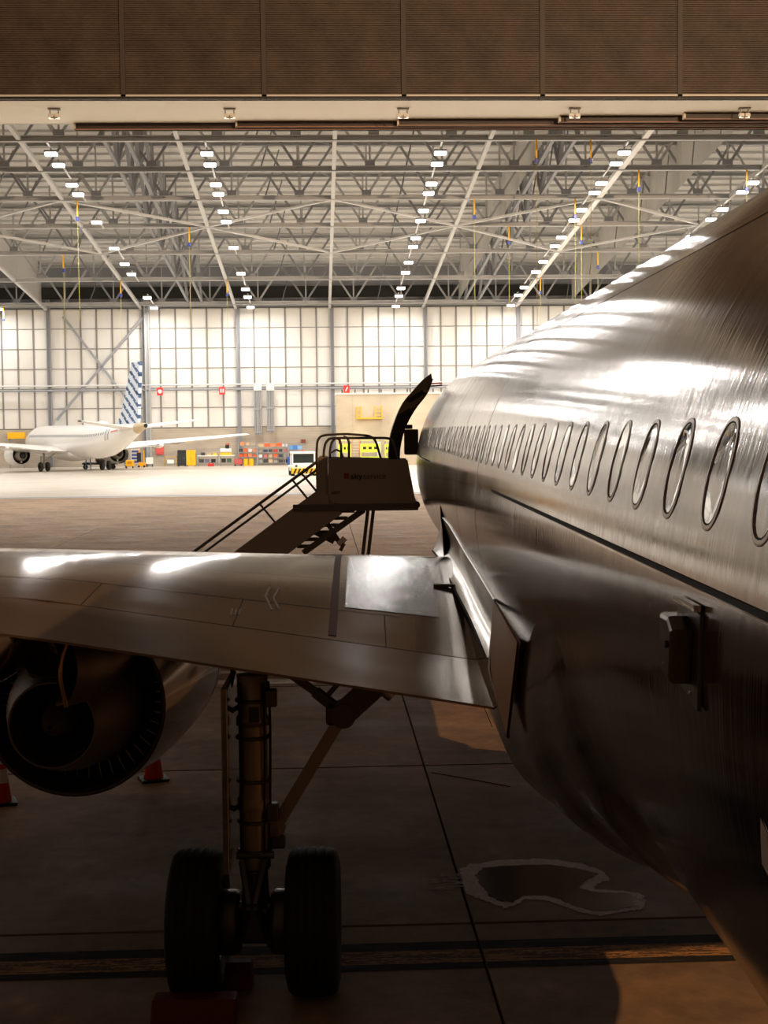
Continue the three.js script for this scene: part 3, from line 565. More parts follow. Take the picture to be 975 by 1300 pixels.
// ---- left engine
{
  const EY = 5.75, ES = 15.6, EH = 1.93, TILT = .0;
  const eng = mesh('engine_nacelle', (() => {
    const prof = [[.84, .02], [.868, 0], [.885, .02], [1.0, -.9], [1.06, -1.7], [1.1, -2.6], [1.1, -3.3], [1.06, -3.9], [.99, -4.15], [.94, -4.2], [.9, -4.1], [.86, -3.8]];
    return lathe(prof.map(([r, z]) => [r, -z]), 64).rotateX(-Math.PI / 2);
  })(), mSkinLow, AC);
  eng.userData.label = 'dark left engine nacelle';
  // local z of the lathe: +z aft.  origin on the axis at the fan nozzle edge
  eng.position.set(-EY, EH, sz(ES)); eng.rotation.x = TILT;
  const L = (prof, seg = 48) => lathe(prof.map(([r, z]) => [r, -z]), seg).rotateX(-Math.PI / 2);
  const mDuct = S(0x6a645d, .6), mCore = P({ color: new THREE.Color().setRGB(.26, .22, .18), metalness: .6, roughness: .5 });
  mesh('fan_duct', L([[.84, .02], [.86, -.5], [.95, -1.4], [1.0, -1.6]]), mDuct, eng);
  mesh('duct_bulkhead', L([[1.0, -1.55], [.55, -1.5]]), mDuct, eng);
  mesh('core_cowl', L([[.70, -1.5], [.72, -.9], [.66, -.3], [.55, .4], [.40, .95], [.385, .97], [.375, .95], [.36, .5]]), mCore, eng);
  mesh('core_nozzle', L([[.36, .9], [.34, .3], [.3, -.1], [.05, -.15]]), S(0x5a5048, .7), eng);
  mesh('exhaust_plug', L([[.22, .1], [.2, .5], [.12, .85], [.02, 1.05]]), S(0x6b6055, .55), eng);
  mesh('cowl_lip', L([[.845, .025], [.868, .012], [.89, .03], [.868, .05], [.845, .025]]), mDarkMetal, eng);
  const vane = boxGeo(.012, .3, .22, 0, .82, -.75);
  for (let i = 0; i < 44; i++) { const m = mesh('guide_vane', vane, P({ color: new THREE.Color().setRGB(.5, .48, .44), metalness: .7, roughness: .35 }), eng); m.rotation.z = i / 44 * Math.PI * 2; m.rotation.y = .0; }
  mesh('latch_line', L([[1.1, -2.9], [1.104, -2.88], [1.1, -2.86]]), mSeal, eng);
  const Q = [[-.16, .84, -3.6], [.16, .84, -3.6]];
  // pylon between nacelle and wing
  const py = polyGeo([[-4.0, 2.95], [-1.4, 3.02], [.9, 2.86], [1.9, 2.86], [1.0, 2.42], [-.6, 2.3], [-2.6, 2.8]].map(([x, y]) => [x, y]), .3, .05).rotateY(-Math.PI / 2);
  const pyl = mesh('pylon', py, mSkinLow, AC); pyl.position.set(-EY + .15, 0, sz(ES)); 
  // curved apron fairing hanging aft of the pylon
  const lower = [[84, 897, 12.2], [108, 891, 12.5], [132, 879, 12.9], [152, 861, 13.3], [168, 842, 13.7], [182, 822, 14.0]], upper = [[84, 806, 12.2], [104, 806, 12.5], [124, 806, 12.9], [146, 806, 13.3], [166, 808, 13.7], [183, 812, 14.0]];
  const cl = new THREE.CatmullRomCurve3(lower.map((p) => lz(...p))), cu = new THREE.CatmullRomCurve3(upper.map((p) => lz(...p)));
  const f = gridGeo(20, 6, (u, v) => { const p = cl.getPoint(u).lerp(cu.getPoint(u), v); p.x += .10 * Math.sin(v * Math.PI); return p; }), b = gridGeo(20, 6, (u, v) => { const p = cl.getPoint(1 - u).lerp(cu.getPoint(1 - u), v); p.x -= .09; p.z -= .02; return p; });
  mesh('pylon_fairing', merge([f, b]), P({ color: new THREE.Color().setRGB(.24, .19, .15), metalness: .7, roughness: .4 }), AC);
  mesh('fairing_edge_glint', tubeGeo([lz(88, 808, 12.15), lz(79, 835, 12.1), lz(77, 862, 12.1), lz(84, 897, 12.2)], .018, 20, 8), P({ color: new THREE.Color().setRGB(.8, .5, .25), metalness: .8, roughness: .35 }), AC);  // orange metal tube colours in the highlight along the fairing edge
  // flap track fairings
  const canoe = (y, s0, s1, top, dep, w) => {
    const g = gridGeo(24, 16, (u, v) => { const k = Math.sin(Math.PI * Math.min(1, u * 1.0)) ** .55, a = Math.PI * (1 + v), s = s0 + (s1 - s0) * u; return V(-y + Math.cos(a) * w * k, top + Math.sin(a) * dep * k + .08 * (1 - u), sz(s)); });
    mesh('flap_track_fairing', g, mSkinLow, AC);
  };
  canoe(5.92, 15.4, 19.2, 3.0, .52, .2); canoe(10.2, 17, 20.5, 3.3, .4, .17);
}
// ---- left main landing gear
{
  const GX = -3.835, GZ = -11.3, ax = .585, gear = mesh('main_gear_leg', (() => lathe([[.02, 1.02], [.115, 1.02], [.12, 1.05], [.12, 1.5], [.135, 1.52], [.135, 1.6], [.118, 1.62], [.118, 2.25], [.135, 2.2], [.135, 2.26], [.12, 2.28], [.125, 2.6], [.02, 2.6]], 28))(), mGearSteel, AC);
  gear.position.set(GX, 0, GZ); gear.userData.label = 'twin-wheel left main landing gear';
  mesh('piston', lathe([[.02, .45], [.085, .45], [.085, 1.03], [.02, 1.03]], 24), P({ color: new THREE.Color().setRGB(.55, .5, .44), metalness: .9, roughness: .25 }), gear);
  mesh('axle_block', merge([rboxGeo(.26, .3, .26, .05, 0, ax, 0), rodGeo(V(0, ax, 0), V(0, ax + .42, 0), .125, .1)]), mDarkMetal, gear);
  mesh('axle', rodGeo(V(-.66, ax, 0), V(.66, ax, 0), .07), mDarkMetal, gear);
  const tyre = lathe([[.3, -.16], [.36, -.2], [.46, -.215], [.54, -.195], [.57, -.165], [.582, -.12], [.572, -.112], [.572, -.1], [.585, -.09], [.587, -.05], [.575, -.042], [.575, -.03], [.588, -.02], [.588, .02], [.575, .03], [.575, .042], [.587, .05], [.585, .09], [.572, .1], [.572, .112], [.582, .12], [.57, .165], [.54, .195], [.46, .215], [.36, .2], [.3, .16]], 64).rotateZ(Math.PI / 2);
  const rim = lathe([[.07, -.1], [.12, -.16], [.22, -.1], [.28, -.17], [.31, -.17], [.31, .17], [.28, .17], [.22, .1], [.12, .16], [.07, .1]], 40).rotateZ(Math.PI / 2);
  for (const s of [-1, 1]) {
    mesh('tyre', tyre, M.rubber, gear).position.set(s * .465, ax, 0);
    mesh('wheel_rim', rim, P({ color: new THREE.Color().setRGB(.3, .28, .25), metalness: .7, roughness: .4 }), gear).position.set(s * .465, ax, 0);
    mesh('brake_pack', lathe([[.06, -.1], [.24, -.1], [.26, -.06], [.26, .06], [.24, .1], [.06, .1]], 28).rotateZ(Math.PI / 2), mDarkMetal, gear).position.set(s * .225, ax, 0);
    for (let k = 0; k < 4; k++) mesh('brake_piston', rodGeo(V(s * .1, ax + .2 * Math.cos(k * 1.57 + .6), .2 * Math.sin(k * 1.57 + .6)), V(s * .16, ax + .2 * Math.cos(k * 1.57 + .6), .2 * Math.sin(k * 1.57 + .6)), .035), mDarkMetal, gear);
    mesh('brake_hose', tubeGeo([V(s * .16, ax + .1, .2), V(s * .12, ax - .1, .28), V(s * .06, ax + .1, .24), V(s * .07, ax + .5, .15)], .013, 20, 6), mSeal, gear);
  }
  // torque links behind the leg
  const link = (a, b) => mesh('torque_link', merge([barGeo(a.clone().add(V(-.1, 0, 0)), b.clone().add(V(-.03, 0, 0)), .035, .06), barGeo(a.clone().add(V(.1, 0, 0)), b.clone().add(V(.03, 0, 0)), .035, .06)]), mDarkMetal, gear);
  link(V(0, 1.12, .12), V(0, .84, .36)); link(V(0, .58, .14), V(0, .83, .36));
  mesh('link_pin', rodGeo(V(-.14, 1.16, .1), V(.16, 1.16, .1), .03), mDarkMetal, gear);
  // hydraulic lines and clamps on the leg
  for (const [x, z] of [[.09, .1], [.13, .03], [-.1, .1]]) mesh('hydraulic_line', tubeGeo([V(x, 2.55, z), V(x + .01, 2.2, z + .01), V(x, 1.6, z), V(x * .9, 1.05, z + .02)], .011, 20, 6), mSeal, gear);
  for (const y of [1.18, 1.42, 1.75, 2.1, 2.4]) mesh('clamp_ring', new THREE.TorusGeometry(.13, .014, 8, 24).rotateX(Math.PI / 2).translate(0, y, 0), mDarkMetal, gear);
  mesh('data_plate', boxGeo(.08, .12, .01, .02, 2.3, .135), S(0x2a2420, .5), gear);
  for (const y of [1.5, 2.42]) mesh('valve_block', rboxGeo(.1, .14, .1, .015, .15, y, .04), mDarkMetal, gear);
  // leg door, edge on, outboard
  mesh('leg_door', polyGeo([[-.45, 1.12], [.42, 1.12], [.4, 2.55], [-.4, 2.55]], .035, .008).rotateY(-Math.PI / 2).translate(-.17, 0, 0), mSkinLow, gear);
  for (const y of [1.5, 2.3]) mesh('door_rod', rodGeo(V(-.18, y, 0), V(-.1, y + .05, 0), .02), mDarkMetal, gear);
  // folding side stay
  const g2 = (px, py, d) => lz(px, py, d).sub(gear.position);
  const lo = g2(352, 1046, 11.4), mid = g2(436, 906, 11.35), top = g2(478, 868, 11.3);
  mesh('side_stay', merge([barGeo(lo, mid, .15, .10), rodGeo(lo.clone().add(V(0, 0, -.09)), lo.clone().add(V(0, 0, .09)), .075)]), mGearSteel, gear);
  mesh('side_stay_upper', barGeo(mid, top, .2, .2), mDarkMetal, gear);
  mesh('stay_joint', merge([rodGeo(mid.clone().add(V(0, 0, -.12)), mid.clone().add(V(0, 0, .12)), .10), rboxGeo(.22, .16, .2, .03, mid.x - .03, mid.y, mid.z)]), mDarkMetal, gear);
  mesh('stay_lug', merge([barGeo(V(.08, lo.y, 0), lo, .14, .12), rboxGeo(.15, .12, .14, .02, lo.x - .01, lo.y - .13, lo.z)]), mDarkMetal, gear);
  const k0 = g2(362, 851, 11.4); mesh('lock_stay', merge([barGeo(k0, g2(400, 878, 11.4), .06, .06), barGeo(g2(400, 878, 11.4), mid, .07, .08), barGeo(g2(415, 884, 11.4), g2(436, 860, 11.4), .04, .04)]), mDarkMetal, gear);
  mesh('stay_cap', rodGeo(top.clone().add(V(.04, -.02, 0)), top.clone().add(V(.13, -.1, 0)), .06), mSilver, gear);
  // door strap left of the leg
  mesh('door_strap', tubeGeo([g2(296, 838, 11.3), g2(295, 858, 11.3), g2(291, 875, 11.3), g2(286, 884, 11.3)], .022, 14, 6), mSeal, gear);
}
// the far side of the airliner, seen only from other places
{
  const right = (src) => { };
  const rw = mesh('wing', merge([wingSolid(1.6, 6.4, 0, 1, 10, 20), wingSolid(6.4, 17, 0, 1, 8, 16)]).applyMatrix4(new THREE.Matrix4().makeScale(-1, 1, 1)), mWing, AC); rw.userData.label = 'dark metal right wing';
  const idx = rw.geometry; { const p = idx.attributes.position, n = idx.attributes.normal; for (let i = 0; i < p.count; i += 3) for (const a of [p, n]) { const t = [a.getX(i), a.getY(i), a.getZ(i)]; a.setXYZ(i, a.getX(i + 1), a.getY(i + 1), a.getZ(i + 1)); a.setXYZ(i + 1, ...t); } }
  const src = AC.children.filter((o) => o.name === 'main_gear_leg')[0], c = src.clone(); c.position.x *= -1; c.userData = { label: 'twin-wheel right main landing gear' };
  [...c.children].forEach((o) => { if (/stay|lock|leg_door|door_/.test(o.name)) c.remove(o); }); AC.add(c);
  const ng = mesh('nose_gear_leg', merge([rodGeo(V(0, .38, 0), V(0, 2.2, 0), .08), rodGeo(V(-.3, .38, 0), V(.3, .38, 0), .05)]), mGearSteel, AC); ng.position.set(0, 0, sz(5.07));
  for (const s of [-1, 1]) mesh('nose_tyre', lathe([[.18, -.09], [.3, -.11], [.37, -.08], [.38, 0], [.37, .08], [.3, .11], [.18, .09]], 32).rotateZ(Math.PI / 2), M.rubber, ng).position.set(s * .25, .38, 0);
  const fin = polyGeo([[29.5, 5.7], [32.2, 8.2], [34.6, 11.76], [36.9, 11.76], [36.4, 5.6]], .22, .05).rotateY(-Math.PI / 2);
  const t = mesh('tail_fin', fin, mSkin, AC); t.position.set(.11, 0, -NOSE);
}
// red chocks and cones
{
  const c0 = thing('wheel_chock', 'dark red rubber chock behind the outboard tyre', 'chock');
  const p = onY(248, 1292); c0.position.set(p.x, 0, p.z); c0.rotation.y = AT;
  mesh('chock_block', polyGeo([[-.16, 0], [.16, 0], [.07, .16], [-.07, .16]], .62, .015).rotateY(Math.PI / 2).translate(-.31, 0, 0), S(0x5e1512, .7), c0);
  mesh('rope', tubeGeo([V(-.2, .1, -.1), V(-.1, .03, -.25), V(.15, .02, -.3)], .012, 14, 6), M.black, c0);
  const q = onY(303, 1250), c1 = thing('wheel_chock', 'small round-nosed red chock between the two tyres', 'chock', [q.x, 0, q.z], AT);
  mesh('chock_block', polyGeo([[-.13, 0], [.13, 0], [.1, .12], [.04, .19], [-.04, .19], [-.1, .12]], .2, .015).rotateY(Math.PI / 2).translate(-.1, 0, 0), S(0x6b1a14, .7), c1);
}
function cone(px, py, label) {
  const p = onY(px, py), t = thing('traffic_cone', label, 'cone', [p.x, 0, p.z], .3);
  mesh('cone_base', rboxGeo(.36, .035, .36, .015, 0, .0185, 0), M.black, t);
  mesh('cone_body', lathe([[.13, .03], [.125, .06], [.035, .68], [.03, .71], [.0, .71]], 28), S(0xd8261c, .5), t);
  mesh('reflective_band', lathe([[.0985, .27], [.0755, .44]], 28), S(0xe8e2d8, .35), t);
  mesh('reflective_band', lathe([[.0655, .5], [.0525, .59]], 28), S(0xe8e2d8, .35), t);
}
cone(2, 1020, 'red traffic cone with white bands left of the engine'); cone(195, 990, 'red traffic cone standing beyond the engine, mostly hidden by it');

// ---------------------------------------------------------------- passenger stairs at the forward door
{
  const DZ = 28.2, g0 = acPos.clone(), st = thing('passenger_stairs', 'dark mobile passenger stairs with railed platform pushed up to the forward door', 'stairs', [acPos.x, 0, acPos.z], AT);
  const mS = S(0xa69c95, .55), mSd = S(0x6a625c, .6), mRail = P({ color: new THREE.Color().setRGB(.16, .15, .14), metalness: .3, roughness: .45 });
  const q = (px, py, d = DZ) => lz(px, py, d);
  const W = 1.5;   // depth of the platform, away from the camera
  // near side panel, tapered towards the aircraft
  const panel = (d, pts, name) => { const v = pts.map(([x, y]) => q(x, y, d)), g = polyGeo(v.map((p) => [p.x, p.y]), .05, .006); const m = mesh(name, g, mS, st); m.position.z = -d; return m; };
  const near = panel(DZ, [[417, 582], [517, 584], [529, 646], [417, 638]], 'side_panel'); near.userData.label = 'dark side panel with lettering';
  const far = panel(DZ + W, [[417, 580], [515, 582], [527, 643], [417, 636]], 'side_panel');
  mesh('entry_post', rboxGeo(.18, .86, .1, .02, q(408, 608).x, q(408, 608).y, -DZ), mS, st);
  mesh('entry_post', rboxGeo(.18, .86, .1, .02, q(408, 608).x, q(408, 608).y, -DZ - W), mS, st);
  // deck and its frame
  const dl = q(402, 641), dr = q(531, 644); mesh('deck', rboxGeo(dr.x - dl.x, .1, W + .1, .02, (dl.x + dr.x) / 2, dl.y, -DZ - W / 2), mSd, st);
  const fl = q(372, 641); mesh('deck_skirt', rboxGeo(dr.x - fl.x, .14, .08, .015, (fl.x + dr.x) / 2, q(450, 644).y, -DZ + .04), mSd, st);
  for (const x of [529, 522]) mesh('bumper', rodGeo(q(x, 641, DZ - .05), q(x, 641, DZ + W), .07), M.rubber, st);
  // bent rails
  const loop = (name, pts, d, r = .025) => mesh(name, tubeGeo(pts.map(([x, y]) => q(x, y, d)), r, 60, 8, .15), mRail, st);
  loop('guard_rail', [[403, 632], [402, 575], [403, 560], [407, 554], [416, 552], [440, 551], [466, 553], [474, 556], [478, 563], [484, 584]], DZ + W);
  loop('guard_rail', [[411, 632], [411, 575], [413, 563], [418, 557], [428, 556], [460, 556], [490, 556], [497, 558], [501, 566], [506, 584]], DZ);
  loop('guard_rail', [[419, 632], [419, 574], [421, 562], [426, 556], [431, 558], [433, 566], [433, 582]], DZ + .02);
  loop('guard_rail', [[436, 554], [441, 556], [443, 562], [443, 582]], DZ + W * .6);
  loop('guard_rail', [[420, 575], [427, 571], [433, 574], [437, 584]], DZ + W * .7, .02);
  // stair flight: stringers, treads, hand rails
  const slope = (x) => 628 + (405 - x) * .72;
  for (const d of [DZ, DZ + W]) {
    const a = q(412, 620, d), b = q(448, 650, d), s = (b.x - a.x), foot = .25;
    const v = [q(408, 619, d), q(440, 652, d)], dirx = -1, dy = -.722, len = v[0].y - .35;
    const g = polyGeo([[v[0].x, v[0].y], [v[1].x - .1, v[1].y], [v[1].x - .1 - (v[1].y - .3) / .722, .3], [v[0].x - (v[0].y - .75) / .722, .75]], .05, .006);
    mesh('stringer', g, mS, st).position.z = -d;
    mesh('handrail', merge([rodGeo(q(408, 582, d), q(250, 696, d).add(V(-1.9, -1.38, 0)), .03), rodGeo(q(411, 590, d), q(263, 697, d).add(V(-1.9, -1.38, 0)), .024)]), mRail, st);
    for (const [x0, y0, x1, y1] of [[371, 609, 391, 634], [383, 601, 402, 624], [330, 640, 350, 664]]) mesh('rail_post', rodGeo(q(x0, y0, d), q(x1, y1, d), .022), mRail, st);
  }
  const n = 13, t0 = q(405, 640);
  for (let i = 0; i < n; i++) mesh('tread', rboxGeo(.3, .035, W - .05, .01, t0.x - .12 - i * .31, t0.y - .1 - i * .224, -DZ - W / 2), mSd, st);
  // scissor lift and lower service ladder under the deck
  const bar = (name, x0, y0, x1, y1, d, w = .09, mt = mSd) => mesh(name, barGeo(q(x0, y0, d), q(x1, y1, d), .07, w), mt, st);
  bar('scissor_arm', 408, 652, 432, 690, DZ + .15); bar('scissor_arm', 462, 647, 385, 702, DZ + .1, .12); bar('scissor_arm', 414, 676, 436, 690, DZ + .15); bar('scissor_arm', 400, 676, 424, 688, DZ + .2);
  for (const [x0, x1, y] of [[418, 450, 651], [410, 441, 660], [402, 432, 669], [393, 420, 678], [384, 408, 687], [376, 398, 696]]) mesh('ladder_rung', boxGeo(q(x1, y).x - q(x0, y).x, .06, .25, q((x0 + x1) / 2, y).x, q(400, y).y, -DZ - .5), mSd, st);
  mesh('white_tag_plate', barGeo(q(430, 692, DZ), q(438, 683, DZ), .02, .12), M.white, st);
  bar('lock_foot', 437, 690, 432, 699, DZ, .07);
  // telescopic props and the chassis on its wheels
  for (const x of [466, 473]) { const a = q(x + 1, 648, DZ + .3), b = q(x - 5, 700, DZ + .3); const k = (a.y - .3) / (a.y - b.y); mesh('prop_leg', rodGeo(a, a.clone().lerp(b, k), .035), mSd, st); }
  const cx = q(420, 640).x; mesh('chassis', rboxGeo(5.6, .28, 1.5, .04, cx - 2.2, .55, -DZ - W / 2), mSd, st);
  for (const x of [-4.4, .2]) for (const z of [0, W]) mesh('chassis_wheel', lathe([[.05, -.1], [.3, -.1], [.34, -.05], [.34, .05], [.3, .1], [.05, .1]], 24).rotateX(Math.PI / 2), M.rubber, st).position.set(cx + x, .345, -DZ - z);
  // lettering on the panel
  const font = await new FontLoader().loadAsync('fonts/droid/droid_sans_bold.typeface.json'), fontR = await new FontLoader().loadAsync('fonts/droid/droid_sans_regular.typeface.json');
  const word = (s, f, px, py, h, mat) => { const g = new TextGeometry(s, { font: f, size: h, depth: .006, curveSegments: 4 }); const m = mesh('lettering', g, mat, st), p = q(px, py, DZ); m.position.set(p.x, p.y, -DZ + .058); g.computeBoundingBox(); return p.x + g.boundingBox.max.x; };
  const ink = S(0x1a1818, .6), ink2 = S(0x5b5450, .6);
  const e1 = word('sky', font, 445, 608, .105, ink), m2 = word('service', fontR, 462, 608, .105, ink2); st.children[st.children.length - 1].position.x = e1 + .015; word('AST1', font, 421, 627, .055, ink2);
  const lp = q(440, 604, DZ); mesh('logo_square', boxGeo(.105, .11, .006, lp.x, lp.y, -DZ + .062), S(0x8e3a36, .6), st);
}
// ---------------------------------------------------------------- white airliner inside the hangar
{
  const tail = V(-18.5, 0, -152), nose = V(-37.7, 0, -187), fw = nose.clone().sub(tail).normalize(), len = nose.distanceTo(tail);
  const wp = thing('white_airliner', 'white airliner with blue patterned tail parked inside the hangar', 'airplane', [nose.x, 0, nose.z], Math.atan2(-fw.x, -fw.z));
  const mW = P({ color: 0xf4f1ec, roughness: .3, clearcoat: .5 }), mWg = S(0xdedbd4, .4);
  const T = [[0, .05, 3.1], [.6, .7, 3.15], [1.6, 1.2, 3.25], [3, 1.6, 3.4], [5, 1.88, 3.5], [8, 1.95, 3.5], [26, 1.95, 3.5], [29, 1.8, 3.66], [32, 1.45, 4.02], [35, 1.0, 4.5], [38, .55, 5.0], [len - .2, .3, 5.2], [len, .18, 5.22]];
  const at = (s) => { let i = 0; while (i < T.length - 2 && s > T[i + 1][0]) i++; const t = (s - T[i][0]) / (T[i + 1][0] - T[i][0]); return [1, 2].map((k) => T[i][k] + (T[i + 1][k] - T[i][k]) * t); };
  const N = 60, FP = (s, a, o = 0) => { const [r, c] = at(s); return V((r + o) * Math.cos(a), c + (r + o) * Math.sin(a), s); };
  const cut = len - 2.2;
  mesh('fuselage', gridGeo(N, 40, (u, v) => FP(cut * u, v * Math.PI * 2)), mW, wp);
  mesh('tail_cone', gridGeo(8, 32, (u, v) => FP(cut + (len - cut) * u, v * Math.PI * 2)), S(0xc9b691, .5), wp).userData.label = 'tan tail cone';
  mesh('exhaust', rodGeo(V(0, 5.22, len - .05), V(0, 5.22, len + .05), .22), M.black, wp);
  const wins = []; for (let i = 0; i < 46; i++) { const s = 5.5 + i * .58, p = FP(s, Math.PI - .35, .012); for (const sd of [1, -1]) wins.push(boxGeo(.03, .3, .19).rotateZ(sd * -.35).translate(p.x * sd, p.y, s)); }
  tag(mesh('window_row', merge(wins), S(0x7a7d82, .3), wp), null, null, null, 'stuff');
  mesh('cockpit_glass', gridGeo(8, 4, (u, v) => FP(1.7 + .9 * v, .6 + u * (Math.PI - 1.2), .015)), M.glass, wp);
  for (const [s, w, h] of [[4.2, .8, 1.8], [31.6, .7, 1.5]]) mesh('cabin_door', gridGeo(6, 6, (u, v) => FP(s + w * u, Math.PI - .62 + .85 * v, .012)), mWg, wp);
  mesh('door_outline', gridGeo(1, 12, (u, v) => FP(31.55 + .09 * u, Math.PI - .62 + .85 * v, .02)), M.darkgrey, wp);
  mesh('door_outline', gridGeo(1, 12, (u, v) => FP(32.25 + .09 * u, Math.PI - .62 + .85 * v, .02)), M.darkgrey, wp);
  mesh('red_lettering', gridGeo(6, 1, (u, v) => FP(32.8 + 1.6 * u, Math.PI - .42 + .14 * v, .02)), S(0xd9837a, .5), wp);
  mesh('satellite_dome', new THREE.SphereGeometry(1, 20, 10, 0, Math.PI * 2, 0, Math.PI / 2).scale(.62, .5, 1.7).translate(0, 5.38, 26.5), mW, wp);
  mesh('belly_fairing', new THREE.SphereGeometry(1, 24, 14).scale(2.0, 1.0, 5.2).translate(0, 2.1, 16.2), mW, wp);
  // fin with its printed pattern
  const cv = document.createElement('canvas'); cv.width = 256; cv.height = 512; const c2 = cv.getContext('2d');
  c2.fillStyle = '#dbe3ee'; c2.fillRect(0, 0, 256, 512); c2.lineCap = 'butt';
  for (let r = -10; r < 26; r++) for (let k = 0; k < 12; k++) { const x = k * 46 + (r % 2) * 20 - 60, y = r * 44 + k * 64 - 420; c2.strokeStyle = (r + k) % 3 ? '#46628a' : '#22406c'; c2.lineWidth = 11; c2.beginPath(); c2.moveTo(x, y); c2.lineTo(x + 40, y + 56); c2.stroke(); if ((r + k) % 2) { c2.lineWidth = 6; c2.beginPath(); c2.moveTo(x + 6, y + 8); c2.lineTo(x + 4, y + 24); c2.stroke(); } }
  const ft = new THREE.CanvasTexture(cv); ft.colorSpace = THREE.SRGBColorSpace;
  const fo = [[31.2, 5.2], [33.0, 6.3], [36.6, 12.0], [38.9, 12.0], [38.0, 5.4]], fg = polyGeo(fo, .24, .05), fp = fg.attributes.position;
  for (let i = 0; i < fp.count; i++) fg.attributes.uv.setXY(i, (fp.getX(i) - 31) / 8, (fp.getY(i) - 5) / 7.2);
  mesh('tail_fin', fg.rotateY(-Math.PI / 2).translate(.12, 0, 0), S(0xffffff, .4, 0, { map: ft }), wp).userData.label = 'blue and white patterned tail fin';
  // aerofoil surfaces: root and tip sections
  const foil = (x0, x1, s0, c0, s1, c1, y0, y1, t0, t1) => { const n = 12; return gridGeo(2 * n, 10, (u, v) => { const k = Math.round(u * 2 * n), up = k <= n, q = up ? k / n : 2 - k / n, th = 4 * (t0 + (t1 - t0) * v) * (Math.sqrt(q) - q) * .8 * (up ? 1 : -.8); return V(x0 + (x1 - x0) * v, y0 + (y1 - y0) * v + th, s0 + (s1 - s0) * v + (c0 + (c1 - c0) * v) * q); }); };
  for (const sd of [-1, 1]) {
    mesh('wing', foil(sd * 1.4, sd * 20, 12.2, 7.0, 22, 1.9, 2.3, 4.1, .8, .18), mW, wp).userData.label = sd < 0 ? 'left wing' : 'right wing';
    mesh('wing_flap', foil(sd * 2.2, sd * 12, 18.6, 1.5, 20.6, 1.0, 2.35, 3.15, .2, .12), mWg, wp);
    mesh('stabiliser', foil(sd * .4, sd * 6.6, 34.2, 3.6, 37.4, 1.5, 5.0, 5.75, .35, .15), mW, wp);
    for (const x of [4.2, 9.4]) mesh('flap_track_fairing', new THREE.SphereGeometry(1, 12, 8).scale(.24, .32, 1.7).translate(sd * x, 2.3 + (x - 2) * .08, 19.2 + (x - 4) * .2), mW, wp);
    // engine
    const e = mesh('engine_nacelle', lathe([[1.05, 0], [1.12, -.3], [1.3, -1.4], [1.3, -2.6], [1.18, -3.2], [1.05, -3.3], [1.0, -3.0]].map(([r, z]) => [r, -z]), 36).rotateX(-Math.PI / 2), mW, wp); e.position.set(sd * 6.0, 1.95, 15.6);
    mesh('fan_duct', lathe([[1.04, 0], [1.0, -.8], [.6, -.9]].map(([r, z]) => [r, -z]), 36).rotateX(-Math.PI / 2), S(0x1b1b1d, .6), e);
    mesh('core_cowl', lathe([[.72, -.8], [.7, 0], [.45, .6], [.4, .5]].map(([r, z]) => [r, -z]), 30).rotateX(-Math.PI / 2), S(0x9b958c, .4), e);
    mesh('exhaust_plug', lathe([[.4, .1], [.3, .5], [.05, 1.1]].map(([r, z]) => [r, -z]), 24).rotateX(-Math.PI / 2), M.darkgrey, e);
    mesh('duct_strut', boxGeo(.16, 1.9, .5, 0, 0, -.3), S(0xbcb7ae, .5), e);
    mesh('pylon', polyGeo([[-2.6, .9], [.8, .9], [2.2, .9], [1, .3], [-2, .9]].map(([x, y]) => [x, y]), .3, .02).rotateY(-Math.PI / 2).translate(.15, .2, 0), mW, e);
    // main gear
    const g = mesh('main_gear_leg', merge([rodGeo(V(0, .5, 0), V(0, 2.3, 0), .13), barGeo(V(0, 1.2, 0), V(-sd * 1.3, 2.1, 0), .12, .12)]), M.grey, wp); g.position.set(sd * 3.8, 0, 17.2);
    for (const k of [-1, 1]) mesh('tyre', lathe([[.2, -.17], [.45, -.2], [.56, -.1], [.56, .1], [.45, .2], [.2, .17]], 24).rotateZ(Math.PI / 2), S(0x35332f, .8), g).position.set(k * .42, .56, 0);
  }
  const ng = mesh('nose_gear_leg', rodGeo(V(0, .35, 0), V(0, 2, 0), .1), M.grey, wp); ng.position.set(0, 0, 4.2);
  for (const k of [-1, 1]) mesh('tyre', lathe([[.15, -.1], [.3, -.12], [.36, -.05], [.36, .05], [.3, .12], [.15, .1]], 20).rotateZ(Math.PI / 2), S(0x35332f, .8), ng).position.set(k * .25, .36, 0);
}
// ---------------------------------------------------------------- things along the back wall
const HD = 186.5;
function floorAt(px, d = HD) { const p = atD(px, 590, d); return [p.x, 0, -d]; }
const pxm = (d) => d / FOC;
function cabinet(px, w, h, mat, name, label, cat, doors = 2, d = HD) {
  const t = thing(name, label, cat, floorAt(px, d));
  mesh('body', rboxGeo(w, h - .1, .7, .03, 0, h / 2 + .05, 0), mat, t);
  for (let i = 0; i < doors; i++) { const dw = w / doors - .06, m = mesh('door', rboxGeo(dw, h - .3, .04, .015, -w / 2 + (i + .5) * w / doors, h / 2 + .05, .37), mat, t); mesh('handle', boxGeo(.04, .22, .04, -w / 2 + (i + .5) * w / doors + dw * .35, h / 2, .41), M.grey, m); }
  for (const x of [-1, 1]) mesh('foot', boxGeo(.1, .12, .6, x * (w / 2 - .1), .06, 0), M.black, t);
  return t;
}
function bench(px, w, label, mat = M.white) {
  const t = thing('workbench', label, 'workbench', floorAt(px));
  mesh('top', rboxGeo(w, .1, .9, .02, 0, 1.35, 0), mat, t);
  for (const x of [-1, 1]) for (const z of [-1, 1]) mesh('leg', boxGeo(.09, 1.3, .09, x * (w / 2 - .08), .65, z * .38), M.grey, t);
  mesh('shelf', boxGeo(w - .2, .06, .8, 0, .45, 0), M.grey, t);
}
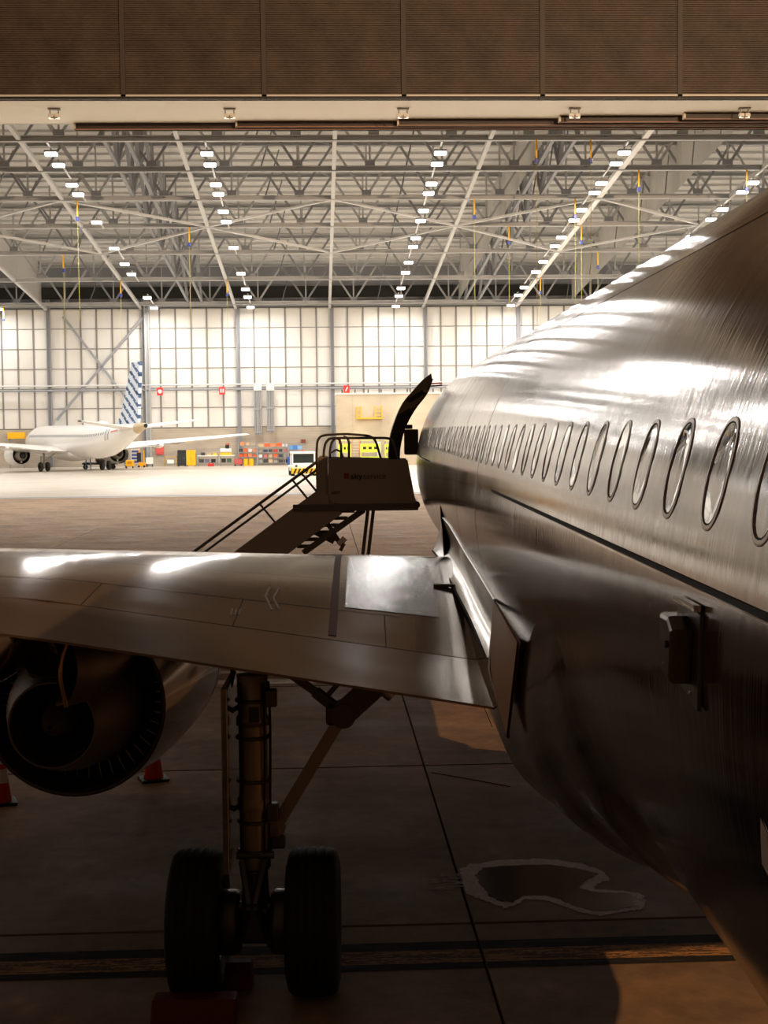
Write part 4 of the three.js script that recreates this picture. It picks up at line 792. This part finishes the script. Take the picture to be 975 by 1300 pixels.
function crate(px, y0, w, h, mat, label, group, d = HD) {   // stands at height y0 on what carries it
  const p = floorAt(px, d), t = thing('storage_bin', label, 'bin', [p[0], y0, p[2]], 0, group);
  mesh('tub', polyGeo([[-w * .46, 0], [w * .46, 0], [w / 2, h * .86], [-w / 2, h * .86]], .6, .01).translate(0, 0.01, -.3), mat, t);
  mesh('rim', boxGeo(w * 1.04, h * .12, .68, 0, h * .9, 0), mat, t);
}
function rack(px, w, h, label, levels) {
  const p = floorAt(px, HD + 1.2), t = thing('storage_rack', label, 'rack', p);
  for (const x of [-1, 1]) for (const z of [-1, 1]) mesh('upright', boxGeo(.1, h, .1, x * w / 2, h / 2, z * .45), M.steelDark, t);
  for (const y of levels) mesh('shelf', boxGeo(w, .07, .95, 0, y, 0), M.grey, t);
  return t;
}
function drum(px, label) {
  const t = thing('yellow_drum', label, 'drum', floorAt(px, HD - 1), 0, 'yellow drums before the racks');
  mesh('barrel', lathe([[0, 0], [.3, 0], [.31, .03], [.3, .06], [.3, .28], [.315, .3], [.3, .32], [.3, .56], [.315, .58], [.3, .6], [.3, .84], [.31, .88], [.28, .9], [0, .89]], 24), M.yellow, t);
  mesh('lid', lathe([[0, .9], [.24, .9], [.25, .93], [0, .93]], 20), M.yellow, t);
}
cabinet(231, 1.05, 2.15, S(0x1f2226, .5), 'steel_locker', 'black steel locker beside the yellow cabinet', 'locker', 1);
cabinet(243, 1.2, 2.1, M.yellow, 'steel_cabinet', 'yellow steel cabinet beside the black locker', 'cabinet', 2);
bench(264, 2.6, 'pale workbench next to the yellow cabinet'); bench(289, 2.0, 'pale workbench under the yellow machine');
{
  const p = floorAt(268, HD - .9), t = thing('red_toolbox', 'small red toolbox on the floor before the workbenches', 'toolbox', p);
  mesh('body', rboxGeo(.8, .36, .4, .04, 0, .18, 0), M.red, t); mesh('handle', tubeGeo([V(-.2, .36, 0), V(-.2, .46, 0), V(.2, .46, 0), V(.2, .36, 0)], .025, 12, 6, .1), M.black, t);
  const q = floorAt(287, HD), m = thing('yellow_compressor', 'yellow machine with a white tank on the second workbench', 'machine', [q[0], 1.405, q[2]]);
  mesh('base', rboxGeo(1.5, .3, .6, .05, 0, .15, 0), M.yellow, m); mesh('tank', rodGeo(V(-.7, .6, 0), V(.7, .6, 0), .28), M.white, m); mesh('motor', rboxGeo(.5, .45, .45, .06, .2, 1.1, 0), M.black, m); mesh('motor_cap', rboxGeo(.5, .3, .4, .08, .25, 1.45, 0), S(0xb5624a, .6), m);
}
{
  const t = thing('tool_cart', 'red tool cart between the workbench and the yellow drums', 'cart', floorAt(302.5, HD - 1));
  mesh('body', rboxGeo(1.0, .7, .6, .03, 0, .55, 0), M.red, t); for (let i = 0; i < 3; i++) mesh('drawer', boxGeo(.92, .19, .03, 0, .32 + i * .22, .31), S(0xb85a55, .5), t);
  for (const x of [-.4, .4]) mesh('wheel', rodGeo(V(x, .1, .2), V(x, .1, .28), .1), M.black, t); for (const x of [-.4, .4]) mesh('wheel', rodGeo(V(x, .1, -.28), V(x, .1, -.2), .1), M.black, t);
  mesh('push_bar', tubeGeo([V(.5, .85, -.2), V(.66, .95, -.2), V(.66, .95, .2), V(.5, .85, .2)], .03, 14, 6, .1), M.grey, t);
}
drum(312, 'yellow drum on the hangar floor before the racks'); drum(319, 'yellow drum on the hangar floor before the racks');
const rackA = rack(315, 2.4, 2.9, 'steel rack with orange bins behind the yellow drums', [.3, 1.1, 1.75, 2.6]);
const rackB = rack(345, 3.6, 2.9, 'wide steel rack of mixed parts between the drums and the tow tractor', [.3, 1.0, 1.7, 2.4]);
const rackC = rack(376, 1.9, 2.9, 'steel rack with light blue bins behind the tow tractor', [.3, 1.1, 2.0]);
{
  const cols = [M.orange, S(0xd98a5c, .6), M.red, S(0x9c9a94, .6), M.tan, S(0x2d3a55, .6), S(0xb8a48c, .6), M.darkgrey, S(0xdadada, .5), S(0xc46a6a, .6)];
  const nm = ['orange', 'salmon', 'red', 'grey', 'tan', 'navy', 'beige', 'charcoal', 'white', 'rose'];
  const put = (px, y, n, step, pal, where, hw = .55) => { for (let i = 0; i < n; i++) { const k = pal[i % pal.length]; crate(px + (i - (n - 1) / 2) * step, y + .036, hw * rr(.8, 1), rr(.3, .5), cols[k], nm[k] + ' storage bin on the ' + where, 'bins on the ' + where, HD + 1.2); } };
  put(315, 1.1, 4, 6, [0, 0, 1, 0], 'rack behind the yellow drums'); put(315, 1.75, 4, 6, [7, 0, 8, 1], 'rack behind the yellow drums'); put(315, 2.6, 3, 7, [1, 4, 6], 'rack behind the yellow drums');
  put(347, .3, 6, 6.4, [3, 7, 4, 3, 7, 5], 'wide rack of mixed parts'); put(347, 1.0, 6, 6.4, [8, 9, 4, 0, 5, 3], 'wide rack of mixed parts'); put(347, 1.7, 6, 6.4, [3, 5, 7, 2, 7, 9], 'wide rack of mixed parts'); put(347, 2.4, 5, 7.5, [4, 0, 1, 0, 8], 'wide rack of mixed parts', .75);
  for (let i = 0; i < 3; i++) crate(369 + i * 6, 2.036, .58, rr(.45, .7), S([0x5f9fd8, 0x3f7fc8, 0x86b6e0][i], .5), ['sky blue', 'mid blue', 'pale blue'][i] + ' bin on the rack behind the tow tractor', 'blue bins behind the tow tractor', HD + 1.2);
  for (let i = 0; i < 3; i++) crate(369 + i * 6, 1.136, .55, rr(.4, .6), cols[[5, 3, 8][i]], nm[[5, 3, 8][i]] + ' bin on the middle shelf behind the tow tractor', 'middle shelf bins behind the tow tractor', HD + 1.2);
  const p = floorAt(368, HD - .3), b = thing('blue_barrel', 'dark blue barrel beside the wide rack', 'barrel', p); mesh('barrel', lathe([[0, 0], [.3, 0], [.32, .1], [.31, .5], [.33, .55], [.31, .6], [.32, 1.05], [.28, 1.12], [0, 1.12]], 22), S(0x2c56a6, .45), b); mesh('bung', rodGeo(V(.12, 1.12, 0), V(.12, 1.16, 0), .05), M.white, b);
}
{ // odds and ends on and under the benches
  const kit = [[252, 1.4, .5, M.grey, 'grey'], [258, 1.4, .45, M.darkgrey, 'charcoal'], [266, 1.4, .6, M.tan, 'tan'], [273, 1.4, .45, S(0xd8c93a, .5), 'yellow']];
  kit.forEach(([px, y, w, m, c]) => crate(px, y + .005, w, rr(.25, .4), m, c + ' bin on top of the pale workbench next to the yellow cabinet', 'bins on the workbench'));
  [[256, M.darkgrey, 'charcoal'], [263, S(0x6d6a80, .6), 'slate'], [271, M.black, 'black']].forEach(([px, m, c]) => crate(px, .485, .55, .45, m, c + ' bin on the lower shelf of the pale workbench', 'bins under the workbench'));
  [[284, M.black, 'black'], [291, S(0x3d5a3a, .6), 'green']].forEach(([px, m, c]) => crate(px, .485, .55, .5, m, c + ' bin under the workbench that carries the yellow machine', 'bins under the second workbench'));
}
// tow tractor with striped bumper
{
  const d = 142, p = floorAt(386, d), t = thing('tow_tractor', 'white tow tractor with yellow and black striped bumper', 'tractor', [p[0], 0, -d], .12);
  mesh('chassis', rboxGeo(2.5, .6, 3.6, .08, 0, .75, -1.6), M.paintWhite, t);
  const bump = mesh('bumper', rboxGeo(2.6, .55, .22, .04, 0, .5, .28), M.yellow, t);
  for (let i = 0; i < 6; i++) mesh('black_stripe', polyGeo([[-.1, -.25], [.1, -.25], [.32, .25], [.12, .25]], .012).translate(-1.05 + i * .4, .5, .392), M.black, bump);
  mesh('cab_roof', rboxGeo(2.4, .22, 2.0, .08, 0, 2.3, -1.4), M.paintWhite, t);
  for (const x of [-1.1, 1.1]) for (const z of [-.5, -2.3]) mesh('cab_post', boxGeo(.12, 1.25, .12, x, 1.65, z), M.paintWhite, t);
  mesh('windscreen', boxGeo(2.1, 1.0, .03, 0, 1.68, -.5), M.glass, t); mesh('bonnet', rboxGeo(2.3, .35, .7, .06, 0, 1.1, -.1), M.paintWhite, t);
  for (const x of [-.8, .8]) mesh('headlamp_lens', rodGeo(V(x, 1.0, .24), V(x, 1.0, .29), .12), M.darkgrey, t);
  for (const x of [-1.1, 1.1]) for (const z of [-.5, -2.7]) mesh('wheel', rodGeo(V(x - .16, .42, z), V(x + .16, .42, z), .42), M.rubber, t);
  mesh('beacon', rodGeo(V(0, 2.4, -1.2), V(0, 2.58, -1.2), .12), M.orange, t);
}
// lime access stands, ladder, white board
function limeStand(px, w, h, label) {
  const t = thing('access_stand', label, 'access stand', floorAt(px, 178.5));
  for (const x of [-1, 1]) for (const z of [-.5, .5]) mesh('leg', boxGeo(.1, h * .55, .1, x * (w / 2 - .08), h * .275, z), M.lime, t);
  mesh('deck', boxGeo(w, .12, 1.2, 0, h * .55, 0), M.lime, t);
  mesh('guard_panel', boxGeo(w, h * .3, .06, 0, h * .72, .55), M.lime, t);
  mesh('guard_panel', boxGeo(w, h * .22, .06, 0, h * .25, .55), M.lime, t);
  for (let i = 0; i < 3; i++) mesh('black_mark', boxGeo(w * .16, h * .1, .02, (i - 1) * w * .28, h * .7, .59), M.black, t);
  for (const x of [-1, 1]) mesh('rail_post', boxGeo(.06, h * .45, .06, x * (w / 2 - .05), h * .77, .5), M.darkgrey, t);
  mesh('top_rail', boxGeo(w, .07, .07, 0, h, .5), M.lime, t);
}
limeStand(438, 1.6, 3.2, 'narrow lime green access stand left of the orange ladder'); limeStand(470, 2.5, 3.2, 'wide lime green access stand right of the orange ladder'); limeStand(493, .9, 3.1, 'slim lime green access stand beside the open cabin door');
{
  const t = thing('ladder', 'orange ladder between the two lime access stands', 'ladder', floorAt(452, 179.4));
  for (const x of [-.45, .45]) mesh('rail', boxGeo(.1, 3.3, .08, x, 1.65, 0), S(0xe08a5a, .5), t);
  for (let i = 0; i < 9; i++) mesh('rung', boxGeo(.9, .08, .08, 0, .3 + i * .35, 0), S(0xd8c0a8, .5), t);
  const b = thing('white_board', 'tall white board leaning behind the lime access stands', 'board', floorAt(481, 179.8)); mesh('board_sheet', boxGeo(.5, 3.0, .06, 0, 1.5, 0), M.paintWhite, b); mesh('board_edge', boxGeo(.06, 3.0, .1, -.27, 1.5, 0), M.grey, b);
}
// plaster enclosure with the yellow platform on it
{
  const d = 181, a = atD(426, 500, d), b = atD(575, 500, d), e = thing('enclosure_wall', 'tall beige plaster enclosure wall behind the stairs', 'wall block', [(a.x + b.x) / 2, 0, -d - .5]), w = b.x - a.x;
  mesh('plaster_face', boxGeo(w, a.y, .5, 0, a.y / 2, 0), S(0xd6c8b2, .85, 0, { map: tex(256, (u, v) => { const k = .9 + .25 * (fbm(u, v, 5, 5, 5, 151) - .5); return [k, k * .98, k * .95]; }, true), bumpMap: noiseB, bumpScale: .01 }), e);
  mesh('coping', boxGeo(w + .2, .18, .7, 0, a.y, 0), M.steelLight, e);
  for (let i = 0; i < 9; i++) mesh('post_stub', boxGeo(.14, .5, .14, -w / 2 + (i + .5) * w / 9, a.y + .3, .1), M.darkgrey, e);
  for (let i = 0; i < 4; i++) mesh('vertical_joint', boxGeo(.05, a.y, .02, -w / 2 + (i + .6) * w / 4.2, a.y / 2, .255), S(0xb3a48e, .9), e);
  const p = atD(469, 532, d - .4), y = thing('yellow_platform', 'yellow railed hoist platform fixed to the beige enclosure wall', 'platform', [p.x, p.y, -d - .12]);
  mesh('floor_bar', boxGeo(3.4, .16, .8, 0, .1, 0), M.yellow, y);
  for (const x of [-1.6, -1.1, .7, 1.6]) mesh('post', boxGeo(.12, 1.55, .12, x, .85, .3), M.yellow, y);
  for (const [x0, x1] of [[-1.6, -1.1], [.7, 1.6]]) for (const h of [.5, 1.0, 1.5]) mesh('rail', boxGeo(x1 - x0, .09, .09, (x0 + x1) / 2, h, .3), M.yellow, y);
  mesh('mast', boxGeo(.1, p.y, .1, -.9, -p.y / 2 + .05, -.2), M.yellow, y);
}
// exhaust ducts on the back wall
[[328, 552, 'left of the pair'], [344, 549, 'right of the pair']].forEach(([px, py, w]) => {
  const a = atD(px, 487, DB - 1.4), b = atD(px, py, DB - 1.4), t = thing('exhaust_duct', 'grey vertical exhaust duct bundle on the back wall, ' + w, 'duct', [b.x, b.y, b.z]);
  const h = a.y - b.y; for (let i = 0; i < 4; i++) rod('duct_pipe', V(-.38 + i * .25, 0, 0), V(-.38 + i * .25, h, 0), .115, i % 2 ? M.steelDark : M.grey, t);
  for (const y of [.05, .5, .93]) mesh('clamp_band', boxGeo(1.1, .18, .34, 0, h * y, 0), M.steelDark, t); mesh('head_box', boxGeo(1.05, .9, .4, 0, h - .45, -.02), M.steelLight, t);
});
// red signs on the back wall
[[203, 497, 0, 'a white disc'], [282, 496, 1, 'two white bars'], [440, 494, 2, 'a white slanted bar']].forEach(([px, py, k, w]) => {
  const p = atD(px, py, DB - .95), t = thing('wall_sign', 'small red sign with ' + w + ' on the back wall', 'sign', [p.x, p.y, p.z]);
  mesh('sign_board', boxGeo(.78, 1.0, .08, 0, 0, 0), S(0xe02a22, .45), t);
  if (k === 0) mesh('disc', new THREE.CylinderGeometry(.26, .26, .03, 20).rotateX(Math.PI / 2).translate(0, 0, .05), M.paintWhite, t);
  if (k === 1) for (const x of [-.15, .15]) mesh('bar', boxGeo(.16, .5, .03, x, 0, .05), M.paintWhite, t);
  if (k === 2) mesh('bar', boxGeo(.14, .6, .03, 0, 0, .05).rotateZ(-.45), M.paintWhite, t);
});
{
  const p = atD(203, 568, DB - .2), t = thing('notice_board', 'large red notice board with white heading on the masonry wall', 'notice', [p.x, p.y, p.z]);
  mesh('board', boxGeo(1.05, 1.9, .08), S(0xd8544c, .5), t); mesh('heading', boxGeo(.9, .3, .03, 0, .62, .05), M.paintWhite, t); mesh('heading', boxGeo(.95, .12, .03, 0, .32, .05), M.paintWhite, t);
  const q = atD(385, 560, DB - .2), f = thing('fire_hose_box', 'tiny dark red box on the masonry wall over the tow tractor', 'box', [q.x, q.y, q.z]); mesh('box_body', rboxGeo(.6, .35, .25, .03), S(0x8a2a24, .5), f); mesh('lid', boxGeo(.62, .05, .27, 0, .19, 0), M.darkgrey, f);
}
// gear under and behind the white airliner
{
  let t = thing('parts_shelf', 'white shelf of dark blue bins beside the white airliner tail', 'shelf', floorAt(172));
  for (const x of [-.5, .5]) mesh('upright', boxGeo(.08, 2.4, .6, x, 1.2, 0), M.white, t); for (let i = 0; i < 5; i++) mesh('shelf_board', boxGeo(1, .06, .6, 0, .5 + i * .45, 0), M.white, t);
  for (let r = 0; r < 4; r++) { const p = floorAt(172); const b = thing('parts_bin', 'dark blue bin on the white parts shelf', 'bin', [p[0], .535 + r * .45, p[2]], 0, 'blue bins on the white parts shelf'); mesh('tub', boxGeo(.85, .2, .5, 0, .1, 0), S(0x33458f, .5), b); mesh('lip', boxGeo(.88, .05, .56, 0, .21, 0), S(0x33458f, .5), b); }
  t = thing('pallet_lift', 'yellow and black mast lift truck behind the white airliner', 'lift truck', floorAt(180, 184));
  for (const x of [-.3, .3]) mesh('mast', boxGeo(.14, 2.2, .16, x, 1.15, 0), S(0xe8a000, .5), t); mesh('cover', rboxGeo(.5, 1.2, .5, .05, -.35, 1.3, -.1), M.black, t); mesh('body', rboxGeo(.9, .5, .9, .06, 0, .35, -.2), S(0xe8a000, .5), t); for (const x of [-.35, .35]) mesh('wheel', rodGeo(V(x, .14, .2), V(x, .14, .3), .14), M.black, t);
  t = thing('yellow_tug', 'small yellow power unit behind the white airliner wheel', 'power unit', floorAt(165, 181)); mesh('body', rboxGeo(.95, .8, 1.1, .08, 0, .6, 0), M.yellow, t); mesh('panel', boxGeo(.5, .3, .03, 0, .7, .56), S(0xc98a00, .5), t); for (const x of [-.4, .4]) mesh('wheel', rodGeo(V(x - .06, .2, .35), V(x + .06, .2, .35), .2), M.black, t);
  t = thing('service_cart', 'long dark service cart under the white airliner belly', 'cart', floorAt(127, 178)); mesh('bed', rboxGeo(4.2, .25, 1.4, .04, 0, .7, 0), M.darkgrey, t); mesh('engine_shape', lathe([[.02, -1.2], [.5, -1.1], [.62, -.4], [.55, .5], [.35, 1.1], [.02, 1.15]], 20).rotateZ(Math.PI / 2).translate(.6, 1.25, 0), S(0x5f5b56, .5), t); for (const x of [-1.7, 1.7]) mesh('wheel', rodGeo(V(x, .3, .5), V(x, .3, .7), .3), M.black, t); mesh('stand', boxGeo(.2, .5, .8, .6, .95, 0), M.darkgrey, t);
  t = thing('step_ladder', 'light blue step ladder under the white airliner belly', 'ladder', floorAt(112, 176)); for (const s of [-1, 1]) for (const x of [-.3, .3]) mesh('rail', barGeo(V(x, 0, s * .5), V(x * .8, 1.7, s * .08), .07, .07), S(0x8fb8d8, .5), t); for (let i = 0; i < 5; i++) mesh('step', boxGeo(.56, .05, .18, 0, .3 + i * .3, .42 - i * .075), S(0x8fb8d8, .5), t); mesh('top_step', boxGeo(.55, .06, .35, 0, 1.7, 0), M.blue, t);
  t = thing('engine_stand', 'dark turbine on a stand behind the white airliner', 'turbine', floorAt(152, 183)); mesh('casing', lathe([[.6, -.8], [1.1, -.6], [1.15, .2], [.8, .9], [.5, .9]], 28).rotateX(Math.PI / 2).translate(0, 1.7, 0), S(0x302d2b, .5), t); mesh('core', lathe([[.02, -.9], [.45, -.6], [.5, .4], [.02, .8]], 20).rotateX(Math.PI / 2).translate(0, 1.7, 0), S(0x7a5a3a, .5), t); for (const x of [-.8, .8]) mesh('leg', barGeo(V(x, 0, 0), V(x * .7, 1.2, 0), .15, .2), M.grey, t);
  t = thing('hand_trolley', 'tan framed trolley with a white box left of the black locker', 'trolley', floorAt(217)); for (const x of [-.8, .8]) for (const z of [-.4, .4]) mesh('post', boxGeo(.1, 1.3, .1, x, .7, z), S(0xb89a5a, .5), t); mesh('deck', boxGeo(1.7, .1, .9, 0, .35, 0), M.grey, t); mesh('top_frame', boxGeo(1.7, .1, .9, 0, 1.3, 0), S(0xb89a5a, .5), t); mesh('load', rboxGeo(.9, .5, .6, .04, 0, .65, 0), M.white, t);
  t = thing('white_chest', 'white chest on dark feet beside the yellow lift truck', 'chest', floorAt(190)); mesh('body', rboxGeo(.9, .75, .7, .05, 0, .75, 0), M.white, t); mesh('lid', rboxGeo(.94, .12, .74, .03, 0, 1.17, 0), M.paintWhite, t); for (const x of [-.35, .35]) mesh('foot', boxGeo(.12, .38, .6, x, .19, 0), M.darkgrey, t);
  const p = atD(21, 553, 188.5); t = thing('yellow_dock', 'yellow maintenance dock beyond the white airliner nose', 'dock', [p.x, 0, p.z]); mesh('dock_box', rboxGeo(2.2, .85, 1, .05, 0, p.y, 0), M.yellow, t); for (const x of [-.9, .9]) mesh('leg', boxGeo(.15, p.y - .4, .15, x, (p.y - .4) / 2, 0), M.grey, t);
  // yellow floor marking
  const a = onY(205, 622), b = onY(250, 605); tag(mesh('trim_floor_line', gridGeo(1, 1, (u, v) => a.clone().lerp(b, u).add(V(0, .004, (v - .5) * 1.2))), S(0xc9a95c, .6)), 'faded yellow guide line on the pale hangar floor', 'floor line', null, 'structure');
}
// ---------------------------------------------------------------- flood light mast on the apron, right of the airliner
{
  const H = 31, base = V(44, 0, 6), t = thing('light_mast', 'tall steel apron light mast with a sodium floodlight and an added header floodlight', 'light mast', [base.x, 0, base.z]);
  mesh('pole', lathe([[.02, 0], [.45, 0], [.45, .1], [.3, .2], [.14, H], [.02, H]], 20), M.steelDark, t);
  mesh('crossarm', boxGeo(3.2, .16, .16, 0, H - .3, 0), M.steelDark, t);
  const warm = new THREE.Color(1, .53, .21), warm2 = new THREE.Color(1, .7, .45);
  const flood = (x, target, color, cd, angle, blend) => {
    const p = V(x, H - .65, 0), w = p.clone().add(base), dir = target.clone().sub(w).normalize();
    const head = mesh('flood_head', rboxGeo(.62, .42, .26, .05), M.darkgrey, t); head.position.copy(p); head.quaternion.setFromUnitVectors(V(0, 0, 1), dir);
    mesh('lamp_glass', boxGeo(.5, .32, .02, 0, 0, .15), S(0xffffff, .4, 0, { emissive: color, emissiveIntensity: 12 }), head);
    const l = new THREE.SpotLight(color, cd, 0, angle, blend, 2); l.position.copy(w).addScaledVector(dir, .24); l.target.position.copy(target); l.shadow.radius = 12; scene.add(l); scene.add(l.target);
  };
  flood(-1.1, V(-4, 0, -12), warm, 4500, .75, .6);
  flood(1.1, V(0, 36, -100), warm2, 24000, .62, .5);  // second head, out of view, added to brighten the hangar header
}
scene.traverse((o) => { if (o.isMesh) { o.castShadow = true; o.receiveShadow = true; } if (o.isLight && o.shadow) o.castShadow = true; });
renderer.render(scene, camera);
